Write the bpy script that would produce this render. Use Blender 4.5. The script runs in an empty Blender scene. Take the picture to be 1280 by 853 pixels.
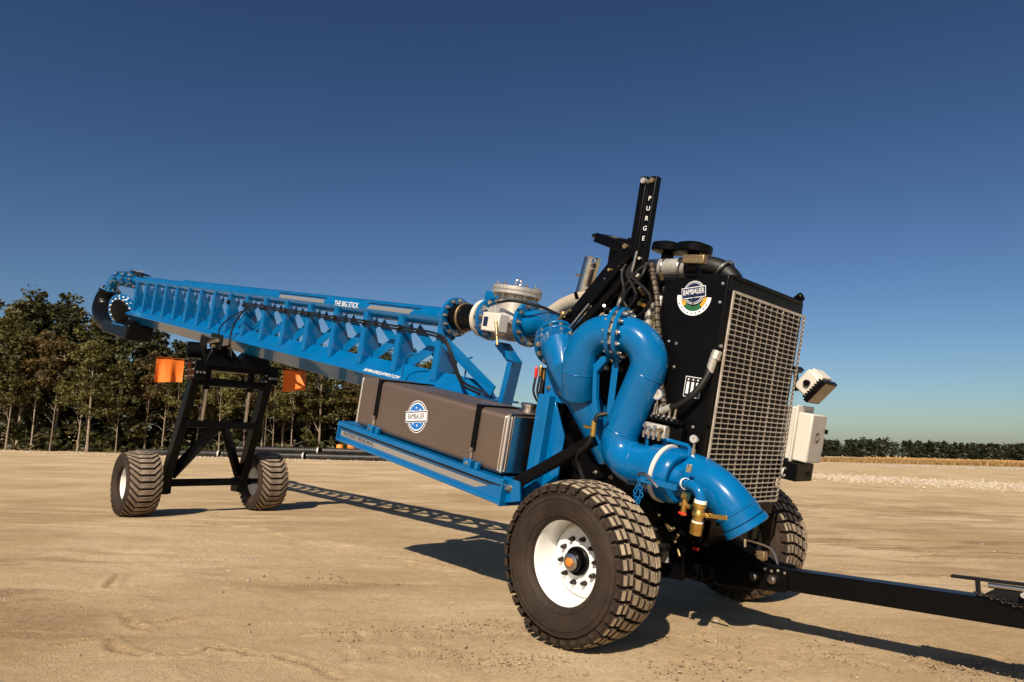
import bpy, math, random
import numpy as np
from mathutils import Vector, Matrix, noise

# ------------------------------------------------------------------ camera, sky, sun, exposure
SC = bpy.context.scene
COL = SC.collection
CAM_H, CAM_PITCH, CAM_ROLL, CAM_F = 1.3837, 0.1504, 0.0260, 862.3
def _cam():
    cp, sp = math.cos(CAM_PITCH), math.sin(CAM_PITCH)
    fw = Vector((0, cp, sp)); up0 = Vector((0, -sp, cp)); rt0 = Vector((1, 0, 0))
    rt = rt0*math.cos(CAM_ROLL) + up0*math.sin(CAM_ROLL)
    up = up0*math.cos(CAM_ROLL) - rt0*math.sin(CAM_ROLL)
    m = Matrix((rt, up, -fw)).transposed().to_4x4()
    m.translation = (0, 0, CAM_H)
    cd = bpy.data.cameras.new('camera'); co = bpy.data.objects.new('camera', cd); COL.objects.link(co)
    co.matrix_world = m
    cd.sensor_width = 36; cd.lens = CAM_F/1280*36; cd.clip_end = 8000; cd.clip_start = .05
    SC.camera = co
_cam()
SUN_TO = Vector((.385, 1.26, -1.0)).normalized()          # the way the light travels
SUN_EL = math.asin(-SUN_TO.z); SUN_AZ = math.atan2(-SUN_TO.x, -SUN_TO.y)   # clockwise from +Y
w = bpy.data.worlds.new('World'); SC.world = w; w.use_nodes = True
nt = w.node_tree; bg = nt.nodes['Background']
sky = nt.nodes.new('ShaderNodeTexSky'); sky.sky_type = 'NISHITA'; sky.sun_disc = False
sky.sun_elevation = SUN_EL; sky.sun_rotation = SUN_AZ
sky.altitude = 0; sky.air_density = 1.0; sky.dust_density = 0.9; sky.ozone_density = 3.0
GK, GG = 6.0, 1.45                                      # deepen the sky evenly: colour / GK, gamma, * GK
d1 = nt.nodes.new('ShaderNodeVectorMath'); d1.operation = 'SCALE'; d1.inputs['Scale'].default_value = 1/GK
gm = nt.nodes.new('ShaderNodeGamma'); gm.inputs[1].default_value = GG
d2 = nt.nodes.new('ShaderNodeVectorMath'); d2.operation = 'SCALE'; d2.inputs['Scale'].default_value = GK
nt.links.new(sky.outputs[0], d1.inputs[0]); nt.links.new(d1.outputs[0], gm.inputs[0]); nt.links.new(gm.outputs[0], d2.inputs[0])
nt.links.new(d2.outputs[0], bg.inputs[0]); bg.inputs[1].default_value = 0.05
sd = bpy.data.lights.new('sun', 'SUN'); sd.energy = 5.0; sd.angle = math.radians(.53); sd.color = (1, .87, .70)
so = bpy.data.objects.new('sun', sd); COL.objects.link(so); so.rotation_euler = SUN_TO.to_track_quat('-Z', 'Y').to_euler()
so.location = (-8, -20, 30)
vs = SC.view_settings; vs.view_transform = 'Standard'; vs.look = 'None'; vs.exposure = 0.55; vs.gamma = 1
vs.use_curve_mapping = False

# ------------------------------------------------------------------ materials
MATS = {}
def mat(name, col, rough=.5, metal=0, coat=0, var=0, vscale=6, bump=0, bscale=60, col2=None, dust=0, spec=.5, objvar=0):
    m = bpy.data.materials.new(name); m.use_nodes = True; MATS[name] = m
    n = m.node_tree; b = n.nodes['Principled BSDF']; L = n.links.new
    b.inputs['Base Color'].default_value = (*col, 1); b.inputs['Roughness'].default_value = rough
    b.inputs['Metallic'].default_value = metal; b.inputs['Specular IOR Level'].default_value = spec
    b.inputs['Coat Weight'].default_value = coat; b.inputs['Coat Roughness'].default_value = .04
    tc = n.nodes.new('ShaderNodeTexCoord'); src = None
    if var or col2:
        nz = n.nodes.new('ShaderNodeTexNoise'); nz.inputs['Scale'].default_value = vscale; nz.inputs['Detail'].default_value = 6
        nz.inputs['Roughness'].default_value = .62
        L(tc.outputs['Object'], nz.inputs['Vector'])
        cr = n.nodes.new('ShaderNodeValToRGB'); L(nz.outputs['Fac'], cr.inputs[0])
        c2 = col2 or tuple(c*(1-var) for c in col)
        cr.color_ramp.elements[0].position = .36; cr.color_ramp.elements[1].position = .66
        cr.color_ramp.elements[0].color = (*c2, 1); cr.color_ramp.elements[1].color = (*col, 1)
        src = cr.outputs[0]
        rr = n.nodes.new('ShaderNodeMapRange'); rr.inputs['To Min'].default_value = min(1, rough*1.25); rr.inputs['To Max'].default_value = rough*.85
        L(nz.outputs['Fac'], rr.inputs[0]); L(rr.outputs[0], b.inputs['Roughness'])
    if dust:                                            # settled dust: a thin film in blotches
        d = n.nodes.new('ShaderNodeTexNoise'); d.inputs['Scale'].default_value = 2.3; d.inputs['Detail'].default_value = 9
        L(tc.outputs['Object'], d.inputs['Vector'])
        dm = n.nodes.new('ShaderNodeMapRange'); dm.inputs['From Min'].default_value = .42; dm.inputs['From Max'].default_value = .8
        dm.inputs['To Max'].default_value = dust; L(d.outputs['Fac'], dm.inputs[0])
        mx = n.nodes.new('ShaderNodeMix'); mx.data_type = 'RGBA'
        L(dm.outputs[0], mx.inputs[0])
        if src: L(src, mx.inputs[6])
        else: mx.inputs[6].default_value = (*col, 1)
        mx.inputs[7].default_value = (.36, .27, .17, 1); src = mx.outputs[2]
    if objvar:
        oi = n.nodes.new('ShaderNodeObjectInfo'); hs = n.nodes.new('ShaderNodeHueSaturation')
        mr = n.nodes.new('ShaderNodeMapRange'); mr.inputs['To Min'].default_value = 1-objvar; mr.inputs['To Max'].default_value = 1+objvar
        L(oi.outputs['Random'], mr.inputs[0]); L(mr.outputs[0], hs.inputs['Value'])
        if src: L(src, hs.inputs['Color'])
        else: hs.inputs['Color'].default_value = (*col, 1)
        src = hs.outputs[0]
    if src: L(src, b.inputs['Base Color'])
    if bump:
        bn = n.nodes.new('ShaderNodeTexNoise'); bn.inputs['Scale'].default_value = bscale; bn.inputs['Detail'].default_value = 5
        L(tc.outputs['Object'], bn.inputs['Vector'])
        bp_ = n.nodes.new('ShaderNodeBump'); bp_.inputs['Strength'].default_value = bump; bp_.inputs['Distance'].default_value = .02
        L(bn.outputs['Fac'], bp_.inputs['Height']); L(bp_.outputs[0], b.inputs['Normal'])
    return m
mat('blue', (.0, .108, .295), .22, 0, .55, var=.16, vscale=3, bump=.03, bscale=30, dust=.012, spec=.12)
mat('black', (.0025, .0025, .003), .34, 0, .03, var=.3, vscale=9, dust=.003, spec=.10)
mat('black_matt', (.005, .005, .005), .6, 0, 0, var=.4, vscale=20, dust=.012, spec=.2)
mat('hose', (.004, .004, .004), .5, 0, 0, var=.3, vscale=30, dust=.015, spec=.35)
mat('braid', (.010, .009, .008), .5, .1, 0, col2=(.13, .095, .06), vscale=40)
mat('tyre', (.011, .0075, .0055), .72, 0, 0, col2=(.030, .018, .011), vscale=5, bump=.25, bscale=70, dust=.06, spec=.3)
mat('tread', (.36, .285, .19), .9, 0, 0, col2=(.20, .15, .10), vscale=16, bump=.3, bscale=90, objvar=.22)
mat('rear_tread', (.27, .205, .145), .85, 0, 0, col2=(.13, .095, .068), vscale=9, bump=.2, bscale=60, objvar=.15)
mat('white', (.78, .77, .74), .32, 0, .3, var=.06, vscale=5, dust=.12)
mat('offwhite', (.54, .51, .46), .45, 0, 0, var=.08, vscale=5, dust=.2)
mat('dial_grey_door_shade', (.36, .335, .30), .5, 0, 0, var=.1, vscale=5, dust=.1)  # shaded tone of the offwhite door; plain grey on the gauge dials
mat('brushed', (.74, .70, .64), .40, .8, 0, var=.08, vscale=8)
mat('cast', (.56, .53, .48), .42, .55, 0, var=.3, vscale=14, bump=.08, bscale=80)
mat('steel', (.58, .55, .51), .24, 1, 0, var=.25, vscale=12)
mat('chrome', (.75, .72, .68), .16, 1, 0)
mat('brass', (.82, .53, .16), .30, 1, 0, var=.3, vscale=25)
mat('brass_dull', (.42, .30, .15), .4, .8, 0, var=.4, vscale=30)
mat('rust', (.10, .045, .022), .8, 0, 0, var=.5, vscale=30, bump=.2)
mat('wrap', (.42, .36, .27), .85, 0, 0, var=.3, vscale=40, bump=.3, bscale=70)
mat('orange', (.80, .17, .012), .6, 0, 0, var=.12, vscale=8, bump=.15, bscale=25)
mat('orange_paint', (.75, .24, .03), .5, 0, 0, var=.2, vscale=4)
mat('red', (.55, .02, .012), .4, 0, .2)
mat('bolt', (.50, .47, .42), .33, .95, 0, objvar=.3)
mat('bolt_dark', (.05, .04, .035), .4, .7, 0)
mat('grille', (.50, .46, .41), .5, .3, 0, col2=(.33, .27, .21), vscale=10, objvar=.12)
mat('decal_white', (.72, .72, .72), .45); mat('decal_blue', (.010, .13, .42), .4); mat('decal_navy', (.006, .012, .05), .4)
mat('decal_black', (.01, .01, .012), .4); mat('decal_grey', (.36, .34, .32), .30, .55); mat('decal_red', (.45, .05, .03), .4)
mat('decal_gold', (.55, .28, .03), .45); mat('decal_green', (.015, .10, .035), .45)
mat('glass_lamp', (.10, .06, .04), .12, .0, .6)
mat('pipe_plastic', (.013, .013, .014), .42, 0, 0, var=.3, vscale=3, dust=.07)
mat('bark', (.30, .235, .17), .9, 0, 0, col2=(.15, .11, .08), vscale=5, bump=.4, bscale=14, objvar=.3)
mat('soil', (.30, .21, .125), .95, 0, 0, var=.4, vscale=9, objvar=.1)
mat('stone', (.40, .335, .255), .85, 0, 0, var=.35, vscale=3, bump=.2, bscale=20, objvar=.3)

def leaf_mat(name, c1, c2, objv=.25):
    m = bpy.data.materials.new(name); m.use_nodes = True; MATS[name] = m
    n = m.node_tree; b = n.nodes['Principled BSDF']; L = n.links.new; out = n.nodes['Material Output']
    at = n.nodes.new('ShaderNodeAttribute'); at.attribute_name = 'tone'
    cr = n.nodes.new('ShaderNodeMix'); cr.data_type = 'RGBA'
    L(at.outputs['Fac'], cr.inputs[0]); cr.inputs[6].default_value = (*c1, 1); cr.inputs[7].default_value = (*c2, 1)
    oi = n.nodes.new('ShaderNodeObjectInfo'); hs = n.nodes.new('ShaderNodeHueSaturation')
    mr = n.nodes.new('ShaderNodeMapRange'); mr.inputs['To Min'].default_value = 1-objv; mr.inputs['To Max'].default_value = 1+objv
    L(oi.outputs['Random'], mr.inputs[0]); L(mr.outputs[0], hs.inputs['Value']); L(cr.outputs[2], hs.inputs['Color'])
    L(hs.outputs[0], b.inputs['Base Color']); b.inputs['Roughness'].default_value = .55; b.inputs['Specular IOR Level'].default_value = .3
    tr = n.nodes.new('ShaderNodeBsdfTranslucent'); L(hs.outputs[0], tr.inputs[0])
    mx = n.nodes.new('ShaderNodeMixShader'); mx.inputs[0].default_value = .2
    L(b.outputs[0], mx.inputs[1]); L(tr.outputs[0], mx.inputs[2]); L(mx.outputs[0], out.inputs[0])
leaf_mat('leaf_olive', (.022, .024, .007), (.135, .118, .032))
leaf_mat('leaf_brown', (.034, .026, .009), (.155, .104, .032))
leaf_mat('leaf_dark', (.012, .015, .005), (.080, .074, .022))
leaf_mat('leaf_far', (.014, .019, .009), (.036, .041, .017))
leaf_mat('crop', (.27, .16, .06), (.42, .26, .10))

# ------------------------------------------------------------------ mesh helpers
def V(*a): return Vector(a)
def frame(d, up=None):
    d = Vector(d).normalized()
    up = Vector(up) if up else (Vector((0, 0, 1)) if abs(d.z) < .95 else Vector((1, 0, 0)))
    x = up.cross(d)
    if x.length < 1e-6: x = Vector((0, 1, 0)).cross(d)
    x.normalize(); return x, d.cross(x).normalized(), d
class M:
    def __init__(s): s.v = []; s.f = []
    def add(s, v, f):
        o = len(s.v); s.v += [tuple(p) for p in v]; s.f += [tuple(i+o for i in q) for q in f]; return s
    def box(s, c, sz, R=None):
        c = Vector(c); h = [x/2 for x in sz]; P = []
        for i in (-1, 1):
            for j in (-1, 1):
                for k in (-1, 1):
                    p = Vector((i*h[0], j*h[1], k*h[2]))
                    P.append(c + (R @ p if R else p))
        return s.add(P, [(0,1,3,2),(4,6,7,5),(0,4,5,1),(2,3,7,6),(0,2,6,4),(1,5,7,3)])
    def box2(s, lo, hi):
        return s.box([(a+b)/2 for a, b in zip(lo, hi)], [abs(b-a) for a, b in zip(lo, hi)])
    def bar(s, p0, p1, wd, ht, up=(0, 0, 1)):           # wd sideways, ht along up
        p0, p1 = Vector(p0), Vector(p1); x, y, d = frame(p1-p0, up); P = []
        for p in (p0, p1):
            for a, b in ((-1,-1),(1,-1),(1,1),(-1,1)): P.append(p + x*a*wd/2 + y*b*ht/2)
        return s.add(P, [(3,2,1,0),(4,5,6,7),(0,1,5,4),(1,2,6,5),(2,3,7,6),(3,0,4,7)])
    def tube(s, pts, r, n=14, caps=True):
        pts = [Vector(p) for p in pts]; N = len(pts)
        r = [r]*N if not hasattr(r, '__len__') else r
        T = [(pts[min(i+1, N-1)] - pts[max(i-1, 0)]).normalized() for i in range(N)]
        x, y, _ = frame(T[0]); P = []; F = []
        for i in range(N):
            x = (x - T[i]*x.dot(T[i])).normalized(); y = T[i].cross(x)
            P += [pts[i] + (x*math.cos(2*math.pi*k/n) + y*math.sin(2*math.pi*k/n))*r[i] for k in range(n)]
        for i in range(N-1):
            for k in range(n): F.append((i*n+k, i*n+(k+1)%n, (i+1)*n+(k+1)%n, (i+1)*n+k))
        if caps: F += [tuple(range(n-1, -1, -1)), tuple((N-1)*n+k for k in range(n))]
        return s.add(P, F)
    def cyl(s, p0, p1, r, r1=None, n=18): return s.tube([p0, p1], [r, r if r1 is None else r1], n)
    def lathe(s, prof, o, d, n=32, closed=False, up=None, caps=True):             # prof: (along axis, radius)
        x, y, d = frame(d, up); o = Vector(o); P = []; F = []; N = len(prof)
        for a, r in prof: P += [o + d*a + (x*math.cos(2*math.pi*k/n) + y*math.sin(2*math.pi*k/n))*r for k in range(n)]
        for i in range(N if closed else N-1):
            j = (i+1) % N
            for k in range(n): F.append((i*n+k, i*n+(k+1)%n, j*n+(k+1)%n, j*n+k))
        if not closed and caps:
            if prof[0][1] > 1e-4: F.append(tuple(range(n-1, -1, -1)))
            if prof[-1][1] > 1e-4: F.append(tuple((N-1)*n+k for k in range(n)))
        return s.add(P, F)
    def prism(s, poly, o, ex, ey, ez, t):                              # poly in (ex,ey), thickness t centred along ez
        o, ex, ey, ez = map(Vector, (o, ex, ey, ez)); n = len(poly)
        P = [o + ex*a + ey*b + ez*(-t/2) for a, b in poly] + [o + ex*a + ey*b + ez*(t/2) for a, b in poly]
        F = [tuple(range(n-1, -1, -1)), tuple(range(n, 2*n))] + [(i, (i+1)%n, n+(i+1)%n, n+i) for i in range(n)]
        return s.add(P, F)
    def torus(s, o, d, R, r, n=28, k=8, up=None):
        return s.lathe([(r*math.sin(2*math.pi*i/k), R + r*math.cos(2*math.pi*i/k)) for i in range(k)], o, d, n, True, up)
    def mesh(s, name, smooth=34):
        me = bpy.data.meshes.new(name); me.from_pydata(s.v, [], s.f); me.update()
        import bmesh
        bm = bmesh.new(); bm.from_mesh(me); bmesh.ops.recalc_face_normals(bm, faces=bm.faces); bm.to_mesh(me); bm.free()
        if smooth:
            me.shade_smooth(); me.set_sharp_from_angle(angle=math.radians(smooth))
        return me
def spl(pts, n=8):                                                     # Catmull-Rom
    P = [Vector(p) for p in pts]; out = []
    Q = [P[0]*2-P[1]] + P + [P[-1]*2-P[-2]]
    for i in range(1, len(Q)-2):
        a, b, c, d = Q[i-1:i+3]
        for k in range(n):
            t = k/n
            out.append(.5*((2*b) + (c-a)*t + (2*a-5*b+4*c-d)*t*t + (3*b-a-3*c+d)*t**3))
    return out + [P[-1]]
def arc(p0, corner, p1, n=10):                                         # rounded corner tangent at p0 and p1
    p0, c, p1 = map(Vector, (p0, corner, p1))
    d0 = (p0-c); d1 = (p1-c); L = min(d0.length, d1.length)
    a, b = c + d0.normalized()*L, c + d1.normalized()*L
    ang = d0.angle(d1); R = L*math.tan(ang/2)
    bis = (d0.normalized()+d1.normalized()).normalized(); cen = c + bis*(L/math.cos(ang/2))
    u = (a-cen); wv = (b-cen); tot = u.angle(wv); ax = u.cross(wv).normalized()
    return [cen + Matrix.Rotation(tot*k/n, 3, ax) @ u for k in range(n+1)]
def obj(name, m, mt, parent=None, smooth=34, bevel=0, label=None, kind=None):
    me = m if isinstance(m, bpy.types.Mesh) else m.mesh(name, smooth)
    if mt and not me.materials: me.materials.append(MATS[mt])
    o = bpy.data.objects.new(name, me); COL.objects.link(o)
    if parent: o.parent = parent
    if bevel:
        b = o.modifiers.new('bevel', 'BEVEL'); b.width = bevel; b.segments = 2; b.limit_method = 'ANGLE'; b.angle_limit = math.radians(40)
    if label: o['label'] = label
    if kind: o['kind'] = kind
    return o
def tag(o, label=None, cat=None, group=None, kind=None):
    if label: o['label'] = label
    if cat: o['category'] = cat
    if group: o['group'] = group
    if kind: o['kind'] = kind
    return o
def text_mesh(txt, size, m, italic=0):
    cu = bpy.data.curves.new('lettering', 'FONT'); cu.body = txt; cu.size = size; cu.align_x = 'CENTER'; cu.align_y = 'CENTER'
    cu.extrude = .0008; cu.shear = italic
    t = bpy.data.objects.new('lettering', cu); COL.objects.link(t)
    bpy.context.view_layer.update()
    me = bpy.data.meshes.new_from_object(t.evaluated_get(bpy.context.evaluated_depsgraph_get()))
    bpy.data.objects.remove(t); bpy.data.curves.remove(cu)
    me.materials.clear(); me.materials.append(MATS[m]); return me
def put(o, loc, ex, ey, ez):
    R = Matrix((Vector(ex), Vector(ey), Vector(ez))).transposed().to_4x4(); R.translation = loc; o.matrix_local = R; return o
RND = random.Random(7)

# ------------------------------------------------------------------ the ground
HD = -0.7882                                             # heading of the trailer
U2 = np.array([math.cos(HD), math.sin(HD)]); V2 = np.array([-U2[1], U2[0]]); O2 = np.array([1.4029, 6.0382])
def vnoise(x, y, seed=0):
    xi = np.floor(x).astype(np.int64); yi = np.floor(y).astype(np.int64); fx = x-xi; fy = y-yi
    fx = fx*fx*(3-2*fx); fy = fy*fy*(3-2*fy)
    def h(a, b):
        n = (a*374761393 + b*668265263 + seed*1442695041) & 0xffffffff
        n = ((n ^ (n >> 13))*1274126177) & 0xffffffff
        return ((n ^ (n >> 16)) & 0xffff)/65535.
    return (h(xi, yi)*(1-fx)+h(xi+1, yi)*fx)*(1-fy) + (h(xi, yi+1)*(1-fx)+h(xi+1, yi+1)*fx)*fy
def fbm(x, y, o=4, seed=0):
    s = 0; a = .5
    for i in range(o): s = s + a*vnoise(x*2**i, y*2**i, seed+i); a *= .5
    return s
def axis(dense0, dense1, step, lo, hi, g=1.055):
    a = list(np.arange(dense0, dense1, step)); s = step; x = a[-1]
    while x < hi: s *= g; x += s; a.append(x)
    s = step; x = a[0]
    while x > lo: s *= g; x -= s; a.insert(0, x)
    return np.array(a)
def make_ground():
    gx = axis(-6.5, 6.5, .034, -3500, 3500, 1.05); gy = axis(4.3, 11.5, .030, -400, 6000, 1.045)
    X, Y = np.meshgrid(gx, gy)
    S = (X-O2[0])*U2[0] + (Y-O2[1])*U2[1]; W = (X-O2[0])*V2[0] + (Y-O2[1])*V2[1]
    near = np.exp(-(np.hypot(X, Y-5)/26)**2)
    wx = X+.35*(fbm(X*.9, Y*.9, 2, 81)-.4); wy = Y+.35*(fbm(X*.9, Y*.9, 2, 83)-.4)
    z = (fbm(X*.35, Y*.35, 4, 3)-.47)*.05*near
    z += (fbm(wx*1.5, wy*1.9, 4, 11)-.47)*.034*near
    z += (fbm(X*10, Y*10, 3, 17)-.45)*.013*near
    drag = np.clip(fbm(X*.12, Y*.12, 2, 29)*2.6-.9, 0, 1)
    z += (fbm(wx*.7, wy*5.0, 3, 23)-.45)*.022*near*drag                # grader drag lines, only in places
    damp = np.zeros_like(X)
    # crumbled clods in patches
    cl = np.clip(fbm(wx*1.0, wy*1.2, 3, 31)-.53, 0, 1)*6
    z += np.clip(fbm(X*13, Y*13, 2, 37)-.46, 0, 1)*.085*np.clip(cl, 0, 1)*near
    # the wandering dry cracks in the crust
    CR = [[(-1.94, 4.88), (-1.73, 4.83), (-1.67, 4.74), (-1.46, 4.73), (-1.3, 4.62), (-1.08, 4.42), (-0.94, 4.3)] , [(-2.21, 4.7), (-2.03, 4.73), (-1.94, 4.88)] , [(-2.71, 4.98), (-2.51, 4.77), (-2.32, 4.67)] , [(-3.08, 5.82), (-2.84, 5.47), (-2.62, 5.26)] , [(-2.69, 5.41), (-2.47, 5.65)] , [(-2.94, 4.83), (-2.75, 5.0)] , [(-3.64, 6.61), (-3.94, 7.28)] , [(-1.46, 5.29), (-1.14, 5.41)] , [(6.19, 10.45), (6.19, 9.74), (7.23, 10.04)] , [(7.19, 16.91), (8.28, 16.06), (8.07, 13.86)] ,]
    for line in CR:
        dm = np.full_like(X, 9.)
        jx = X+.10*(fbm(X*5, Y*5, 3, 91)-.44); jy = Y+.16*(fbm(X*5, Y*5, 3, 93)-.44)
        for (x0, y0), (x1, y1) in zip(line[:-1], line[1:]):
            dx, dy = x1-x0, y1-y0; t = np.clip(((jx-x0)*dx+(jy-y0)*dy)/(dx*dx+dy*dy), 0, 1)
            dm = np.minimum(dm, np.hypot(jx-x0-t*dx, (jy-y0-t*dy)))
        wv = .35+.9*vnoise(X*3.1, Y*3.1, 97)
        z -= .020*np.exp(-(dm/.022)**2)*wv; z += .012*np.exp(-((dm-.05)/.03)**2)*wv
        damp = np.maximum(damp, np.exp(-(dm/.030)**2)*np.clip(wv, 0, 1)*.9)
    # crescent lug prints pressed by the front tyres while manoeuvring
    r = random.Random(77); pr_ = []
    for (cx, cy, ang, n_, gap) in ((-1.3, 4.75, .12, 12, .23), (-1.2, 5.25, .05, 12, .23), (1.1, 4.75, .1, 11, .24), (2.6, 5.2, -.15, 9, .24), (-.4, 5.65, -.25, 7, .24), (-2.2, 9.2, 2.36, 16, .24), (-.6, 7.9, 2.36, 12, .24)):
        for k in range(n_): pr_.append((cx+math.cos(ang)*gap*k+r.gauss(0, .03), cy+math.sin(ang)*gap*k+r.gauss(0, .03), ang+r.gauss(0, .25), r.uniform(.4, 1)))
    for (px, py, ag, k_) in pr_:
        ii = (np.abs(gx-px) < .3).nonzero()[0]; jj = (np.abs(gy-py) < .3).nonzero()[0]
        if not len(ii) or not len(jj): continue
        sl = np.s_[jj[0]:jj[-1]+1, ii[0]:ii[-1]+1]; ax_, ay_ = X[sl]-px, Y[sl]-py
        p = ax_*math.cos(ag)+ay_*math.sin(ag); q = -ax_*math.sin(ag)+ay_*math.cos(ag)
        rr = np.hypot(p+.10, q*.8); th_ = np.arctan2(q*.8, p+.10); win = np.exp(-(th_/.85)**4)
        z[sl] += k_*win*(-.017*np.exp(-((rr-.13)/.026)**2)+.012*np.exp(-((rr-.185)/.022)**2))
    # damp, darker streaks
    def streak(cx, cy, lx, ly, sd, amt):
        g = np.exp(-((X-cx)/lx)**2-((Y-cy)/ly)**2); n_ = fbm(wx*.9, wy*4.2, 5, sd)
        return amt*g*np.clip((n_-.47)*7, 0, 1)
    for q in ((-2.0, 7.3, 1.3, .5, 101, .85), (-4.6, 6.6, 1.5, 2.2, 103, .9), (-3.6, 5.1, 1.1, 1.0, 105, .7), (6.2, 11.2, 4.0, 2.6, 107, .95), (4.6, 8.6, 2.2, 1.2, 109, .8), (-6, 13, 6, 4, 111, .6), (9, 17, 8, 5, 113, .8), (.2, 5.5, .9, .35, 115, .5), (3.0, 4.9, 1.0, .4, 117, .8), (-1, 16, 8, 5, 119, .5)):
        damp = np.maximum(damp, streak(*q))
    for (ss, ww, r) in ((0, -1.24, .5), (0, 1.24, .5), (-10.06, -1.16, .55), (-10.06, 1.16, .55)):   # firm under the tyres
        z *= 1-np.exp(-(((S-ss)/r)**2+((W-ww)/r)**2))
    far = np.clip((np.hypot(X, Y)-80)/400, 0, 1)
    z += far*(fbm(X*.008, Y*.008, 3, 71)-.47)*.9
    z = np.where(Y > 600, z-.0*Y, z)
    nx, ny = len(gx), len(gy)
    co = np.stack([X, Y, z], -1).reshape(-1, 3)
    i = np.arange(nx*ny).reshape(ny, nx)
    f = np.stack([i[:-1, :-1], i[:-1, 1:], i[1:, 1:], i[1:, :-1]], -1).reshape(-1, 4)
    me = bpy.data.meshes.new('ground'); me.vertices.add(len(co)); me.vertices.foreach_set('co', co.ravel())
    me.loops.add(f.size); me.loops.foreach_set('vertex_index', f.ravel())
    me.polygons.add(len(f)); me.polygons.foreach_set('loop_start', np.arange(0, f.size, 4)); me.polygons.foreach_set('loop_total', np.full(len(f), 4))
    me.update(); me.validate(); me.shade_smooth()
    at_ = me.attributes.new('damp', 'FLOAT', 'POINT'); at_.data.foreach_set('value', damp.ravel().astype(np.float32))
    m = bpy.data.materials.new('ground'); m.use_nodes = True; n = m.node_tree; L = n.links.new; b = n.nodes['Principled BSDF']
    b.inputs['Roughness'].default_value = .95; b.inputs['Specular IOR Level'].default_value = .15
    tc = n.nodes.new('ShaderNodeTexCoord')
    def nz(sc, det=6, rough=.6, sx=1, sy=1, dist=0):
        mp = n.nodes.new('ShaderNodeMapping'); mp.inputs['Scale'].default_value = (sx, sy, 1); L(tc.outputs['Object'], mp.inputs[0])
        t = n.nodes.new('ShaderNodeTexNoise'); t.inputs['Scale'].default_value = sc; t.inputs['Detail'].default_value = det
        t.inputs['Roughness'].default_value = rough; t.inputs['Distortion'].default_value = dist; L(mp.outputs[0], t.inputs[0]); return t.outputs['Fac']
    def ramp(src, *st):
        r = n.nodes.new('ShaderNodeValToRGB'); L(src, r.inputs[0]); e = r.color_ramp.elements
        while len(e) < len(st): e.new(.5)
        for k, (p, c) in enumerate(st): e[k].position = p; e[k].color = (*c, 1)
        return r.outputs[0]
    def mix(fac, a, c, mode='MIX'):
        x = n.nodes.new('ShaderNodeMix'); x.data_type = 'RGBA'; x.blend_type = mode
        if isinstance(fac, float): x.inputs[0].default_value = fac
        else: L(fac, x.inputs[0])
        for k, s_ in ((6, a), (7, c)):
            if isinstance(s_, tuple): x.inputs[k].default_value = (*s_, 1)
            else: L(s_, x.inputs[k])
        return x.outputs[2]
    def gray(src, lo, hi, a=0., c=1.):
        r = n.nodes.new('ShaderNodeMapRange'); L(src, r.inputs[0])
        for k, v_ in enumerate((lo, hi, a, c)): r.inputs[k+1].default_value = v_
        return r.outputs[0]
    base = ramp(nz(.30, 6, .62), (.36, (.375, .258, .130)), (.5, (.475, .345, .196)), (.64, (.580, .445, .275)))
    c = mix(gray(nz(.9, 8, .7, .6, 1.6, .4), .54, .74, 0, .55), base, (.30, .195, .105))
    c = mix(gray(nz(4.5, 7, .72), .52, .72, 0, .45), c, (.54, .43, .29))
    c = mix(gray(nz(24, 6, .75), .48, .66, 0, .55), c, (.27, .18, .095))
    c = mix(gray(nz(95, 3, .6), .50, .66, 0, .55), c, (.52, .43, .31))
    c = mix(gray(nz(70, 4, .65), .60, .68, 0, .85), c, (.14, .085, .042))
    da = n.nodes.new('ShaderNodeAttribute'); da.attribute_name = 'damp'
    dn_ = n.nodes.new('ShaderNodeMath'); dn_.operation = 'MULTIPLY'; L(da.outputs['Fac'], dn_.inputs[0]); L(gray(nz(18, 5, .7), .35, .60, .35, 1), dn_.inputs[1])
    c = mix(dn_.outputs[0], c, (.195, .118, .060))
    L(c, b.inputs['Base Color'])
    bp1 = n.nodes.new('ShaderNodeBump'); bp1.inputs['Strength'].default_value = .7; bp1.inputs['Distance'].default_value = .022
    ad = n.nodes.new('ShaderNodeMath'); ad.operation = 'ADD'; L(nz(16, 9, .75), ad.inputs[0]); L(nz(75, 4, .7), ad.inputs[1])
    L(ad.outputs[0], bp1.inputs['Height']); L(bp1.outputs[0], b.inputs['Normal'])
    me.materials.append(m)
    o = bpy.data.objects.new('ground', me); COL.objects.link(o); tag(o, kind='structure'); return o
make_ground()

def slab(name, pts, z0, z1, m, kind='structure'):
    mm = M(); n = len(pts)
    mm.add([(x, y, z0) for x, y in pts]+[(x, y, z1) for x, y in pts], [tuple(range(n-1, -1, -1)), tuple(range(n, 2*n))]+[(i, (i+1) % n, n+(i+1) % n, n+i) for i in range(n)])
    return tag(obj(name, mm, m, smooth=0), kind=kind)

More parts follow.
